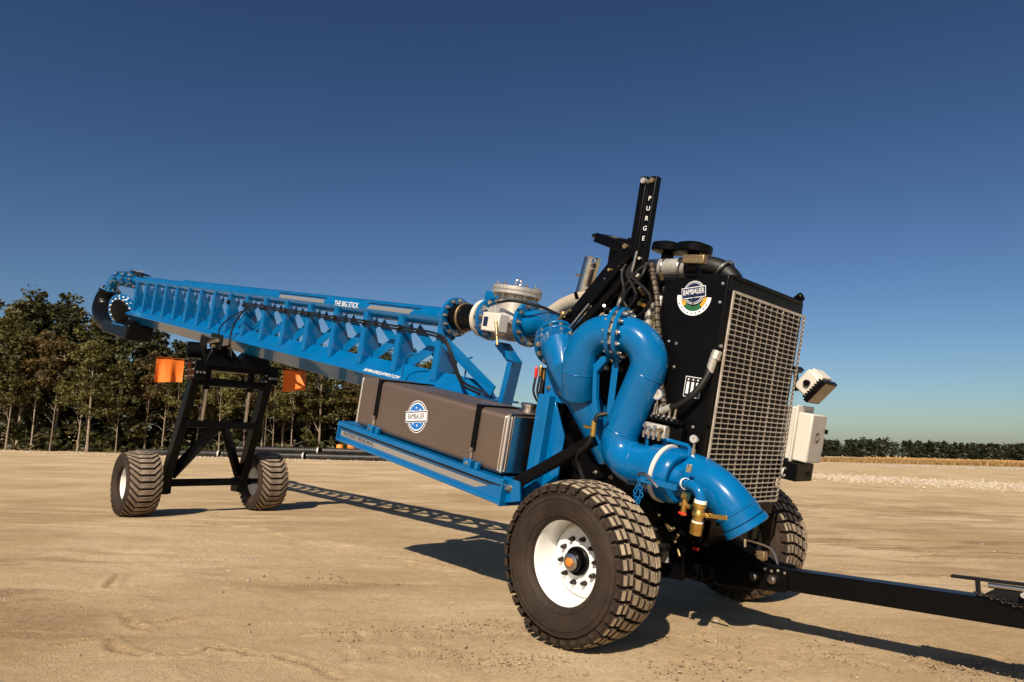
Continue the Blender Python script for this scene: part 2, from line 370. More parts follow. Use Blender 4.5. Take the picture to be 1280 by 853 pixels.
# loose stones: windrows of pale rock on the right, a gravel lip along the wood, strays near the camera
def rock(sd):
    r = random.Random(sd); m = M(); ph = (1+5**.5)/2
    vs_ = [(-1,ph,0),(1,ph,0),(-1,-ph,0),(1,-ph,0),(0,-1,ph),(0,1,ph),(0,-1,-ph),(0,1,-ph),(ph,0,-1),(ph,0,1),(-ph,0,-1),(-ph,0,1)]
    fs = [(0,11,5),(0,5,1),(0,1,7),(0,7,10),(0,10,11),(1,5,9),(5,11,4),(11,10,2),(10,7,6),(7,1,8),(3,9,4),(3,4,2),(3,2,6),(3,6,8),(3,8,9),(4,9,5),(2,4,11),(6,2,10),(8,6,7),(9,8,1)]
    return [Vector(p).normalized()*r.uniform(.7, 1.25) for p in vs_], fs
ROCKS = [rock(i) for i in range(6)]
def stones(name, n, pos, smin, smax, seed, label):
    r = random.Random(seed); m = M()
    for k in range(n):
        x, y, zz = pos(r); s = r.uniform(smin, smax)*(1 if r.random() > .1 else 1.7); vv, ff = ROCKS[k % 6]
        a = r.uniform(0, 6.28); c, sn = math.cos(a)*s, math.sin(a)*s; fl = r.uniform(.5, .8)
        m.add([(x+p.x*c-p.y*sn, y+p.x*sn+p.y*c, zz+p.z*s*fl) for p in vv], ff)
    return tag(obj(name, m, 'stone', smooth=0), label, 'stones', kind='stuff')
def wind(x0, y0, x1, y1, half, h):
    d = Vector((x1-x0, y1-y0)); nn = Vector((-d.y, d.x)).normalized()
    def pos(r):
        t = r.random(); o = r.gauss(0, half*.5)
        return x0+d.x*t+nn.x*o, y0+d.y*t+nn.y*o, r.random()**2*h*max(.1, 1-abs(o)/half)
    return pos
stones('rock_windrow', 5200, wind(13, 50, 33, 28, 7.0, .03), .025, .075, 1, 'nearer of two pale rock windrows crossing the dirt at right')
stones('rock_windrow', 1500, wind(44, 90, 105, 112, 9, .06), .06, .16, 2, 'farther of two pale rock windrows in front of the crop field')
stones('gravel_edge', 3000, wind(-60, 49.5, 2, 49.5, 4.0, .06), .02, .06, 3, 'pale gravel strip along the front of the wood')
stones('loose_pebbles', 420, lambda r: (r.uniform(-7, 8), 4.4+r.random()**1.5*11, .003), .005, .014, 4, 'small pebbles scattered over the packed dirt')
CRUMB = ((-.19, 5.55), (.11, 4.72), (.46, 4.66), (3.2, 4.86), (2.85, 4.82), (3.24, 5.7), (-.9, 5.36), (1.78, 5.35), (-.5, 4.8), (1.2, 4.72), (2.2, 5.0), (-3.05, 8.25), (-2.0, 7.3))
stones('soil_crumbs', 1500, lambda r: (lambda c_: (c_[0]+r.gauss(0, .34), c_[1]+r.gauss(0, .13), .003))(CRUMB[r.randrange(11)]), .003, .010, 5, 'crumbs of soil thrown up beside the front wheels')
stones('pale_chips', 60, lambda r: (lambda c_: (c_[0]+r.gauss(0, .5), c_[1]+r.gauss(0, .2), .004))(CRUMB[11+r.randrange(2)]), .006, .017, 9, 'pale stone chips lying in the dirt left of the shadow')
for o_ in bpy.data.objects:
    if o_.name.startswith('soil_crumbs'): o_.data.materials[0] = MATS['soil']

# crop field and far wood on the right horizon
def leaves(cl, r, per, size, jit, flat=1.0):
    """leaf-sized folded quads round clump centres -> verts, faces, tone"""
    P = []; F = []; Tn = []
    for (c, rad) in cl:
        ct = r.random()
        for k in range(per):
            d = Vector((r.gauss(0, 1), r.gauss(0, 1), r.gauss(0, 1)*flat)); d = d.normalized()*rad*r.random()**.45
            p = Vector(c)+d; s = size*r.uniform(.55, 1.35)
            a = Vector((r.gauss(0, 1), r.gauss(0, 1), r.gauss(0, .7))).normalized(); b = a.cross(Vector((r.gauss(0, 1), r.gauss(0, 1), r.gauss(0, 1)))).normalized()
            i = len(P); P += [p-a*s, p+b*s*.55, p+a*s, p-b*s*.5]; F.append((i, i+1, i+2, i+3))
            Tn.append(min(1, max(0, .5*ct+.5*r.random())))
    return P, F, Tn
def leaf_mesh(name, P, F, Tn, m):
    me = bpy.data.meshes.new(name); me.from_pydata([tuple(p) for p in P], [], F)
    at = me.attributes.new('tone', 'FLOAT', 'FACE'); at.data.foreach_set('value', Tn); me.materials.append(MATS[m]); me.update(); return me
def far_wood():
    r = random.Random(5); cl = []
    for k in range(420):
        t = r.random(); x = 90+t*560; y = 430+r.uniform(-25, 45)-t*60
        h = .62*(11.0+3.5*vnoise(np.array([x*.045]), np.array([3.]), 5)[0]+1.8*r.random())*(1.12-.25*t)
        for q in range(5):
            cl.append(((x+r.gauss(0, 2.6), y+r.gauss(0, 2), h*(.18+.19*q)+r.gauss(0, .4)), 2.6 if q < 4 else 1.8))
    P, F, Tn = leaves(cl, r, 26, 1.05, 0)
    o = bpy.data.objects.new('far_wood', leaf_mesh('far_wood', P, F, Tn, 'leaf_far')); COL.objects.link(o)
    tag(o, 'dark band of distant woodland along the right horizon', 'woodland', kind='stuff')
far_wood()
def crop_field(name, x0, x1, y0, y1, n, h, seed, label):
    r = random.Random(seed); P = []; F = []; Tn = []
    rows = 26
    for k in range(n):
        row = r.random()**2; y = y0+(y1-y0)*int(row*rows)/rows+r.gauss(0, .15); x = r.uniform(x0, x1)+(y-y0)*.3
        a = r.uniform(0, 3.14); s = r.uniform(.05, .12); hh = h*r.uniform(.6, 1.15)*(.7+.6*noise.noise((x*.12, y*.12, 0))+.3*noise.noise((x*.8, y*.8, 3))); dx, dy = math.cos(a)*s, math.sin(a)*s
        i = len(P); lx = r.gauss(0, .12)
        P += [(x-dx, y-dy, 0), (x+dx, y+dy, 0), (x+dx*1.3+lx, y+dy, hh), (x-dx*1.2+lx, y-dy, hh*.93)]; F.append((i, i+1, i+2, i+3)); Tn.append(r.random())
    o = bpy.data.objects.new(name, leaf_mesh(name, P, F, Tn, 'crop')); COL.objects.link(o); tag(o, label, 'crop', kind='stuff')
crop_field('crop_field', 28, 105, 122, 180, 40000, .62, 6, 'standing tan crop strip below the distant woodland')
crop_field('crop_field', 118, 330, 190, 300, 40000, .8, 8, 'farther stretch of tan crop at the right picture edge')

# ------------------------------------------------------------------ the wood on the left
def crown(seed, H, base, rx, nclump, per, m, sparse=0, size=.20):
    r = random.Random(seed); cl = []
    for k in range(nclump):
        t = r.random()**.8; z = base+(H-base)*t
        wdt = rx*(.55+.75*math.sin(math.pi*min(1, .18+t*.80)))*(1-.55*max(0, t-.6)/.4)
        a = r.uniform(0, 6.283); q = wdt*r.random()**.55
        cl.append(((math.cos(a)*q, math.sin(a)*q, z+r.gauss(0, .3)), r.uniform(.35, .95)))
    P, F, Tn = leaves(cl, r, per, size, 0, .5)
    return leaf_mesh('crown', P, F, Tn, m), cl
def trunk(seed, H, r0, cl, lean=.03, nl=9):
    r = random.Random(seed+99); m = M(); pts = []
    x = y = 0; dx, dy = r.gauss(0, lean), r.gauss(0, lean)
    for k in range(9):
        pts.append((x, y, -.1+H*.93*k/8)); dx += r.gauss(0, lean*.5); dy += r.gauss(0, lean*.5); x += dx*H/8*.6; y += dy*H/8*.6
    m.tube(pts, [r0*(1-.82*k/8)*(1.35 if k == 0 else 1) for k in range(9)], 7)
    for k in range(nl):
        c, rad = cl[r.randrange(len(cl))]; q = min(8, max(2, int((c[2]*.75)/(H*.93)*8))); s = Vector(pts[q]); e = Vector(c)
        mid = s.lerp(e, .5)+Vector((r.gauss(0, .15), r.gauss(0, .15), .2)); rr = r0*(1-.8*q/8)*.5
        m.tube([s, mid, e], [rr, rr*.6, .012], 5)
    for k in range(5):                                        # dead twigs low on the stem
        q = r.uniform(.08, .45); s = Vector(pts[int(q*8)]); a = r.uniform(0, 6.28); l = r.uniform(.6, 1.8)
        m.tube([s, s+Vector((math.cos(a)*l*.6, math.sin(a)*l*.6, l*.35)), s+Vector((math.cos(a)*l, math.sin(a)*l, l*.45))], [.025, .015, .006], 4)
    me = m.mesh('trunk', 50); me.materials.append(MATS['bark']); return me
PROTO = []
for k, (H, base, rx, nc, per, lm, r0) in enumerate([
        (13.0, 5.6, 1.9, 46, 70, 'leaf_olive', .085), (12.2, 6.6, 1.7, 36, 70, 'leaf_brown', .075), (13.6, 3.8, 2.4, 66, 64, 'leaf_dark', .16),
        (11.5, 5.2, 1.5, 32, 66, 'leaf_olive', .065), (12.6, 4.0, 2.5, 64, 64, 'leaf_olive', .15), (13.2, 6.8, 1.8, 38, 66, 'leaf_brown', .08),
        (12.0, 3.6, 2.2, 62, 64, 'leaf_dark', .14)]):
    cm, cl = crown(100+k, H, base, rx, nc, per, lm); PROTO.append((cm, trunk(100+k, H, r0, cl), H))
LOOK = {0: 'olive-leaved', 1: 'thin brown-tinged', 2: 'dense dark-leaved', 3: 'slim olive', 4: 'broad leafy olive', 5: 'bare-stemmed brownish', 6: 'full dark-crowned'}
ORD = ['first', 'second', 'third', 'fourth', 'fifth', 'sixth', 'seventh', 'eighth', 'ninth', 'tenth', 'eleventh', 'twelfth', 'thirteenth', 'fourteenth', 'fifteenth', 'sixteenth', 'seventeenth', 'eighteenth', 'nineteenth', 'twentieth', 'twenty-first', 'twenty-second', 'twenty-third', 'twenty-fourth', 'twenty-fifth', 'twenty-sixth']
def wood_height(x): return float(np.interp(x, [-60, -42, -38, -33, -27, -22, -15, -8, -5], [14.0, 13.4, 11.4, 10.8, 8.7, 8.6, 9.6, 9.6, 8.0]))
def plant_tree(x, y, p, s, label, group):
    cm, tm, H = PROTO[p]
    e = bpy.data.objects.new('tree', None); COL.objects.link(e); e.location = (x, y, 0); e.scale = (s*RND.uniform(.9, 1.12),)*2+(s,)
    e.rotation_euler = (0, 0, RND.uniform(0, 6.28)); e.empty_display_size = .3
    for nm, me in (('crown', cm), ('trunk', tm)):
        c = bpy.data.objects.new(nm, me); COL.objects.link(c); c.parent = e
    tag(e, label, 'tree', group); return e
front = sorted([-44.5+i*1.62+RND.gauss(0, .35) for i in range(25)])
for i, x in enumerate(front):
    p = RND.choice([0, 1, 3, 5, 1, 3, 5, 0, 4]); y = 56.5+RND.gauss(0, .7)+.06*(x+25)
    plant_tree(x, y, p, wood_height(x)/PROTO[p][2]*RND.uniform(.72, .95), '%s tree in the front row of the wood, %s from the left' % (LOOK[p], ORD[i]), 'trees in the front row of the wood')
for i in range(21):
    x = -47+i*2.1+RND.gauss(0, .4); p = RND.choice([2, 4, 6, 2, 6, 0]); y = 60.5+RND.gauss(0, .8)
    plant_tree(x, y, p, wood_height(x)/PROTO[p][2]*RND.uniform(.80, 1.06), '%s tree in the second row of the wood, %s from the left' % (LOOK[p], ORD[i]), 'trees in the second row of the wood')
for i in range(17):
    x = -50+i*2.7+RND.gauss(0, .5); p = RND.choice([2, 6, 2, 4]); y = 65.5+RND.gauss(0, 1)
    plant_tree(x, y, p, wood_height(x)*.98/PROTO[p][2]*RND.uniform(.92, 1.07), '%s tree at the back of the wood, %s from the left' % (LOOK[p], ORD[i]), 'trees at the back of the wood')
def undergrowth():
    r = random.Random(61); cl = []
    for k in range(1500):
        x = r.uniform(-54, -5); y = r.uniform(63, 72) if r.random() > .10 else r.uniform(56.2, 59)
        h = (r.random()**2*2.2 if y < 60 else r.random()*(wood_height(x)*.62))
        cl.append(((x, y, h), r.uniform(.5, 1.15)))
    P, F, Tn = leaves(cl, r, 26, .32, 0)
    o = bpy.data.objects.new('undergrowth', leaf_mesh('undergrowth', P, F, Tn, 'leaf_dark')); COL.objects.link(o)
    tag(o, 'dark brush and saplings filling the wood between the trunks', 'undergrowth', kind='stuff')
undergrowth()

# ------------------------------------------------------------------ black drainage pipes lying before the wood
def corr_pipe(L, R):
    m = M(); prof = [(0, R*.84), (0, R)]; n = int(L/.16)
    for k in range(n):
        a = L*k/n; prof += [(a+.01, R), (a+L/n*.5, R), (a+L/n*.56, R*.94), (a+L/n*.94, R*.94)]
    prof += [(L, R), (L, R*.84), (L*.5, R*.82), (0, R*.84)]
    return m.lathe(prof, (0, 0, 0), (1, 0, 0), 18, True).mesh('pipe_wall', 40)
PM = corr_pipe(6.0, .235); PM.materials.append(MATS['pipe_plastic'])
BANDM = M().lathe([(0, .25), (.10, .25), (.10, .238), (0, .238)], (0, 0, 0), (1, 0, 0), 18, True).mesh('end_band', 30); BANDM.materials.append(MATS['offwhite'])
spots = [(-27.2, 51.3, .235, 'black drainage pipe on the ground at the left end of the pile'), (-21.0, 51.3, .235, 'black drainage pipe on the ground seen between the rear legs'),
         (-14.8, 51.3, .235, 'black drainage pipe on the ground below the right orange flag'), (-8.6, 51.3, .235, 'black drainage pipe on the ground ending under the tank platform'),
         (-20.2, 51.78, .235, 'black drainage pipe in the back row behind the right rear wheel'), (-13.9, 51.78, .235, 'black drainage pipe in the back row by the tank platform'),
         (-20.0, 51.54, .645, 'black drainage pipe on top of the pile behind the right rear wheel'), (-13.7, 51.54, .645, 'black drainage pipe on top of the pile beside the tank platform')]
for x, y, z, lab in spots:
    e = bpy.data.objects.new('drainage_pipe', None); COL.objects.link(e); e.location = (x, y, z); e.rotation_euler = (0, 0, RND.gauss(0, .012)); e.empty_display_size = .2
    tag(e, lab, 'pipe', 'black drainage pipes in front of the wood')
    obj('pipe_wall', PM, None, e); b_ = obj('end_band', BANDM, None, e); b_.location = (5.87, 0, 0)
for x, y, sz, rz, lab in ((-11.9, 52.9, 1.0, .3, 'larger faded orange plastic barrel behind the pipes by the tank platform'), (-12.9, 53.2, .8, 0, 'smaller bright orange barrel behind the pipe pile'), (-8.1, 53.0, .75, 1, 'pale orange barrel half hidden under the platform edge')):
    m = M().lathe([(0, .29), (.05, .31), (.3, .31), (.32, .33), (.36, .33), (.38, .31), (.7, .30), (.72, .32), (.76, .32), (.78, .30), (1.0, .28), (1.04, .25), (1.04, .0)], (0, 0, 0), (0, 0, 1), 20)
    o = obj('barrel', m, 'orange_paint'); o.location = (x, y, 0); o.scale = (sz*1.15, sz*1.15, sz*1.35); tag(o, lab, 'barrel', 'orange barrels behind the pipes')
    rg = M(); [rg.lathe([(0, .335), (.05, .335), (.05, .312), (0, .312)], (0, 0, zz), (0, 0, 1), 20, True) for zz in (.31, .71)]; obj('hoop', rg, 'orange_paint', o); 

# ================================================================== the pump trailer
TH = math.radians(10.9)
ROOT = bpy.data.objects.new('pump_trailer', None); COL.objects.link(ROOT)
ROOT.location = (O2[0], O2[1], 0); ROOT.rotation_euler = (0, 0, HD)
tag(ROOT, 'blue four-wheeled pump trailer with a long raised truss boom and black engine', 'pump trailer')
def part(name, m, mt, smooth=34, bevel=0, label=None, kind=None, level=False):
    o = obj(name, m, mt, ROOT, smooth, bevel, label, kind)
    if not level: o.rotation_euler = (0, TH, 0)
    return o
def body(s, v, h):                                        # level trailer coordinates -> tilted body coordinates
    return Vector((s*math.cos(TH)-h*math.sin(TH), v, s*math.sin(TH)+h*math.cos(TH)))
HEX = {}
def bolt_mesh(r, ln, m):
    k = (r, ln, m)
    if k not in HEX:
        b = M().cyl((0, 0, -.001), (0, 0, r*1.1), r, r*.94, 6).cyl((0, 0, r), (0, 0, r*1.1+ln), r*.5, r*.45, 8).cyl((0, 0, -.002), (0, 0, .003), r*1.35, None, 12)
        me = b.mesh('bolt', 30); me.materials.append(MATS[m]); HEX[k] = me
    return HEX[k]
def bolt(parent, p, d, r=.016, ln=.02, m='bolt', spin=0):
    o = obj('bolt', bolt_mesh(r, ln, m), None, parent); x, y, z = frame(d)
    return put(o, Vector(p), x, y, z)
def flange(parent, c, d, R, t=.03, nb=12, m='blue', br=.016, both=True, phase=0, hole=0, ln=.02):
    c = Vector(c); d = Vector(d).normalized(); x, y, _ = frame(d)
    f = M()
    prof = [(-t/2, R-.004), (-t/2+.004, R), (t/2-.004, R), (t/2, R-.004)]
    if hole: f.lathe(prof+[(t/2, hole), (-t/2, hole)], c, d, 40, True)
    else: f.lathe([(-t/2, .0)]+prof+[(t/2, 0)], c, d, 40)
    obj('flange', f, m, parent)
    for k in range(nb):
        a = 2*math.pi*(k+phase)/nb; p = c+(x*math.cos(a)+y*math.sin(a))*(R*.84)
        bolt(parent, p+d*t/2, d, br, ln)
        if both: bolt(parent, p-d*t/2, -d, br, ln)

# ------------------------------------------------------------------ boom
RIBS = [-15.65, -14.90, -14.18, -13.47, -12.76, -12.05, -11.35, -10.64, -9.90, -9.14, -8.37, -7.59, -6.81, -6.01, -5.20, -4.37, -3.53]
bm_ = M().prism([(-.215, 1.385), (0, 1.175), (.215, 1.385), (0, 1.605)], (-9.45, 0, 0), (0, 1, 0), (0, 0, 1), (1, 0, 0), 13.5)
BOOM = part('boom', bm_, 'blue', 0, .012)
pp = M().tube([(-12.62, 0, 2.255), (-3.50, 0, 2.255)], .122, 28).tube([(-16.1, 0, 2.245), (-12.60, 0, 2.245)], .102, 28)
obj('top_pipe', pp, 'blue', BOOM)
obj('pipe_weld', M().torus((-12.62, 0, 2.255), (1, 0, 0), .118, .010, 28, 6), 'blue', BOOM)
rib = M().prism([(-.118, 1.492), (-.118, 2.20), (-.07, 2.17), (-.03, 2.10), (.16, 1.66), (.16, 1.45), (0, 1.61)], (0, 0, 0), (0, 1, 0), (0, 0, 1), (1, 0, 0), .012).mesh('rib', 30)
rfl = M().box((-.002, -.126, 1.845), (.105, .012, .715)).mesh('rib_flange', 30)
rfar = M().box((0, .166, 1.62), (.08, .010, .36)).mesh('far_flange', 30)
for me in (rib, rfl, rfar): me.materials.append(MATS['blue'])
for a in RIBS:
    for nm, me in (('rib', rib), ('rib_flange', rfl), ('far_flange', rfar)):
        o = obj(nm, me, None, BOOM); o.location = (a+(-.004 if nm == 'rib_flange' else .052 if nm == 'rib' else 0), 0, 0)
for k in range(len(RIBS)-1):
    a0, a1 = RIBS[k], RIBS[k+1]
    obj('diagonal_brace', M().bar((a0+.06, .05, 1.60), (a1+.04, .05, 2.08), .010, .13), 'blue', BOOM)
    obj('diagonal_brace', M().bar((a0+.06, .11, 2.08), (a1+.04, .11, 1.58), .010, .13), 'blue', BOOM)
# hydraulic lines clipped along the ribs
for dz, dv in ((0, 0), (.035, -.004)):
    pts = [(-2.2, -.55, 1.50+dz), (-2.75, -.35, 1.55+dz), (-3.2, -.17, 1.80+dz), (-3.5, -.15+dv, 2.0+dz)]+[(a, -.155+dv, 2.03+dz+(.006 if i % 2 else -.004)) for i, a in enumerate(RIBS[-2:8:-1])]+[(-9.0, -.16, 2.0+dz), (-9.25, -.2, 1.75), (-9.3, -.24+dv, 1.45), (-9.3+dz*4, -.22, 1.1)]
    obj('hydraulic_line', M().tube(spl(pts, 6), .014, 8), 'hose', BOOM)
obj('hydraulic_hose', M().tube(spl([(-8.7, -.17, 2.0), (-9.1, -.3, 1.85), (-9.55, -.35, 1.55), (-9.6, -.28, 1.25)], 7), .012, 8), 'hose', BOOM)
for a in RIBS[8:-1]:
    obj('line_clamp', M().box((a+.03, -.150, 2.047), (.05, .05, .075)), 'black', BOOM, bevel=.005)
    bolt(BOOM, (a+.03, -.176, 2.05), (0, -1, 0), .008, .006)
# decals on the pipe
def on_pipe(name, a0, a1, ang0, ang1, m, r=.1235, cut=0):
    mm = M(); n = 6; P = []
    for k in range(n+1):
        t = math.radians(ang0+(ang1-ang0)*k/n); sh_ = cut*k/n
        P += [(a0+sh_, -math.sin(t)*r, 2.255+math.cos(t)*r), (a1+sh_, -math.sin(t)*r, 2.255+math.cos(t)*r)]
    obj(name, mm.add(P, [(2*k, 2*k+1, 2*k+3, 2*k+2) for k in range(n)]), m, BOOM)
on_pipe('decal_stripe', -7.9, -6.42, 70, 97, 'decal_grey'); on_pipe('decal_border', -7.95, -6.38, 52, 62, 'decal_black')
on_pipe('decal_stripe', -5.15, -4.15, 70, 97, 'decal_grey', cut=-.08); on_pipe('decal_border', -5.2, -4.0, 52, 62, 'decal_black', cut=-.05)
put(obj('lettering', text_mesh('THE BIG STICK', .108, 'decal_white'), None, BOOM), Vector((-5.77, -.126, 2.262)), (1, 0, 0), (0, .07, .997), (0, -.997, .07)).scale = (.92, 1, 1)
s2 = math.sqrt(.5)
put(obj('lettering', text_mesh('BAMBAUEREQUIPMENT.COM', .072, 'decal_white', .25), None, BOOM), Vector((-4.55, -.180, 1.4275)), (1, 0, 0), (0, s2, s2), (0, -s2, s2)).scale = (.86, 1, 1)
# front end of the truss: A-brace, tray plate and handle
obj('end_brace', M().bar((-3.42, -.13, 1.97), (-2.46, -.13, 1.52), .02, .125), 'blue', BOOM, bevel=.004)
obj('cross_plate', M().box((-2.95, 0, 1.42), (.95, .62, .02)), 'blue', BOOM, bevel=.004)
obj('grab_handle', M().tube(spl([(-3.95, -.28, 1.46), (-3.95, -.28, 1.66), (-3.86, -.28, 1.75), (-3.68, -.24, 1.78)], 6), .011, 8), 'blue', BOOM)
obj('grab_handle', M().tube(spl([(-3.05, -.05, 1.45), (-3.05, -.05, 1.78), (-2.98, -.05, 1.84)], 6), .011, 8), 'blue', BOOM)

# ------------------------------------------------------------------ tail end
el = [(-16.05, 0, 2.245), (-17.45, 0, 2.23)]+arc((-17.75, 0, 2.225), (-18.30, 0, 2.22), (-18.38, 0, 1.80), 12)
TAIL = part('tail_elbow', M().tube(el, [.115, .125]+[.155]*13, 24), 'blue')
for a, R in ((-16.2, .20), (-16.30, .22), (-16.85, .21), (-16.95, .21), (-17.55, .20), (-17.63, .20)):
    flange(TAIL, (a, 0, 2.24), (1, 0, 0), R, .04, 10, br=.022, both=False)
flange(TAIL, (-18.37, 0, 1.88), (.1, 0, 1), .25, .05, 12, br=.022)
obj('top_plate', M().box((-15.9, -.02, 2.42), (.95, .22, .03), Matrix.Rotation(.08, 3, 'Y')), 'black', TAIL, bevel=.005)
for k in range(4): bolt(TAIL, (-16.2+k*.22, -.08, 2.445), (0, 0, 1), .02)
hs_ = spl([(-18.38, 0, 1.90), (-18.52, 0, 1.62), (-18.42, 0, 1.30), (-17.9, 0, 1.08), (-17.0, 0, 1.03), (-15.35, 0, 1.05)], 6)
rr_ = [.22+.13*math.sin(math.pi*min(1, k/(len(hs_)-1)*1.15)) for k in range(len(hs_))]
INTK = part('intake_housing', M().tube(hs_, rr_, 28), 'black')
obj('collar', M().lathe([(-.05, .23), (-.05, .27), (.05, .27), (.05, .23)], (-18.40, 0, 1.84), (.1, 0, 1), 28, True), 'black', INTK)
dn = Vector((.45, -.80, -.25))
flange(INTK, (-16.15, -.20, 1.42), dn, .44, .05, 18, br=.024, both=False)
obj('intake_core', M().lathe([(.0, .30), (.09, .30), (.13, .22), (.13, 0)], (-16.15, -.20, 1.42), dn, 30), 'black', INTK)
obj('scoop', M().box2((-17.4, -.30, .78), (-15.2, .30, 1.16)), 'black', INTK, bevel=.05)
flange(INTK, Vector((-16.15, -.20, 1.42))+dn*.06, dn, .385, .04, 16, br=.02, hole=.29, both=False)
obj('wear_plate', M().bar((-16.5, -.16, 1.08), (-15.5, -.16, 1.10), .30, .03), 'blue', INTK)

# ------------------------------------------------------------------ wheels
def front_tyre():
    R, w_ = .545, .44; h = w_/2
    pr = [(-.60, .300), (-.80, .295), (-.93, .315), (-1.0, .36), (-1.04, .42), (-1.0, .475), (-.93, .508), (-.80, .530), (-.4, .541), (0, R), (.4, .541), (.80, .530), (.93, .508), (1.0, .475), (1.04, .42), (1.0, .36), (.93, .315), (.80, .295), (.60, .300)]
    m = M().lathe([(a*h, r) for a, r in pr], (0, 0, 0), (0, 1, 0), 72, True)
    for sgn in (-1, 1):                                  # bead rings moulded on the side wall
        for rr in (.335, .445, .482): m.torus((0, sgn*(h*(1.005 if rr == .482 else 1.025 if rr == .445 else .965)), 0), (0, 1, 0), rr, .006, 72, 6)
    return m.mesh('tyre', 50)
FT = front_tyre(); FT.materials.append(MATS['tyre'])
def curved_block(y0, y1, t0, t1, r0, r1f, skew=0, ch=.006, seg=2):
    """tread block following the tyre; r1f(y) is the outer radius"""
    P = []; F = []
    ys = [y0, y0+ch, y1-ch, y1]; ts = [t0]+[t0+(t1-t0)*(.07+.86*k/(seg))for k in range(seg+1)]+[t1]
    ny, nt_ = len(ys), len(ts)
    for j, y in enumerate(ys):
        for k, t in enumerate(ts):
            edge = (j in (0, ny-1)) or (k in (0, nt_-1)); r = r1f(y)-(ch if edge else 0); tt = t+skew*(y-y0)/(y1-y0)
            P.append((math.sin(tt)*r, y, math.cos(tt)*r))
    nb = len(P)
    for j, k in ((0, 0), (0, nt_-1), (ny-1, nt_-1), (ny-1, 0)):
        y = ys[j]; t = ts[k]+skew*(y-y0)/(y1-y0); P.append((math.sin(t)*r0, y, math.cos(t)*r0))
    I = lambda j, k: j*nt_+k
    for j in range(ny-1):
        for k in range(nt_-1): F.append((I(j, k), I(j, k+1), I(j+1, k+1), I(j+1, k)))
    F.append(tuple([I(0, k) for k in range(nt_-1, -1, -1)]+[nb, nb+1])); F.append(tuple([I(ny-1, k) for k in range(nt_)]+[nb+2, nb+3]))
    F.append(tuple([I(j, 0) for j in range(ny)]+[nb+3, nb])); F.append(tuple([I(j, nt_-1) for j in range(ny-1, -1, -1)]+[nb+1, nb+2]))
    return P, F
def crownr(y): return .576-.020*(abs(y)/.2)**3
NROW = 36; STEP = 2*math.pi/NROW
COLS = [(-.226, -.178, .00, .0), (-.172, -.128, .00, .04), (-.114, -.062, .34, -.07), (-.048, .048, .12, .10), (.062, .114, .40, .07), (.128, .172, .08, -.04), (.178, .226, .08, 0)]
COLS = [(-.222, -.132, .00, .05), (-.118, -.048, .30, .14), (-.034, .034, .62, .16), (.048, .118, .94, .14), (.132, .222, 1.2, .05)]
BLK = []
for c_, (y0, y1, off, sk) in enumerate(COLS):
    mm = M(); tw = STEP*.395
    if c_ in (0, 4):                                     # shoulder block with a sipe across it
        for q0, q1 in ((0, .46), (.54, 1)): mm.add(*curved_block(y0+(y1-y0)*q0, y0+(y1-y0)*q1, -tw, tw, .53, crownr, sk*STEP*.5))
        mm.add(*curved_block(y0+(-.0 if c_ else -.012), y0+.03 if c_ == 0 else y1, -tw*.8, tw*.8, .50, lambda y: .535)) if c_ == 0 else mm.add(*curved_block(y1-.03, y1+.012, -tw*.8, tw*.8, .50, lambda y: .535))
    else: mm.add(*curved_block(y0, y1, -tw, tw, .53, crownr, sk*STEP*1.4))
    me = mm.mesh('tread_block', 30); me.materials.append(MATS['tread']); me.materials.append(MATS['tyre'])
    for q in me.polygons:                                # dusty running face, bare rubber flanks
        rv = Vector((q.center.x, 0, q.center.z)); q.material_index = 0 if q.normal.dot(rv.normalized()) > .75 and rv.length > .545 else 1
    BLK.append((me, off))
def rim_mesh():
    pr = [(-.165, .298), (-.170, .306), (-.160, .309), (-.15, .296), (-.12, .284), (-.02, .276), (.06, .268), (.03, .250), (.008, .225), (.004, .16), (-.005, .135), (-.005, .0)]
    m = M().lathe(pr, (0, 0, 0), (0, 1, 0), 64, caps=False)
    m.lathe([(.165, .298), (.170, .306), (.160, .309), (.15, .297), (.12, .286), (.0, .279), (-.12, .286), (-.15, .299), (-.158, .296), (-.12, .281), (0, .272), (.12, .279)], (0, 0, 0), (0, 1, 0), 64, True)
    return m.mesh('rim', 40)
RIM = rim_mesh(); RIM.materials.append(MATS['white'])
HUB = M().lathe([(.01, .102), (-.03, .102), (-.036, .096), (-.036, .084), (-.025, .080), (-.025, .072), (-.085, .072), (-.09, .066), (-.09, 0)], (0, 0, 0), (0, 1, 0), 32).mesh('hub', 35); HUB.materials.append(MATS['black'])
HUBC = M().lathe([(-.085, .062), (-.102, .060), (-.106, .052), (-.106, 0)], (0, 0, 0), (0, 1, 0), 24).mesh('hub_face', 35); HUBC.materials.append(MATS['steel'])
CAP = M().lathe([(-.104, .032), (-.116, .031), (-.121, .024), (-.121, 0)], (0, 0, 0), (0, 1, 0), 6).mesh('hub_cap', 35); CAP.materials.append(MATS['orange'])
NUT = M().cyl((0, 0, 0), (0, 0, .012), .024, .022, 16).cyl((0, 0, .012), (0, 0, .042), .019, .019, 6).lathe([(.042, .012), (.058, .012), (.062, 0)], (0, 0, 0), (0, 0, 1), 10).mesh('lug_nut', 30); NUT.materials.append(MATS['bolt_dark'])
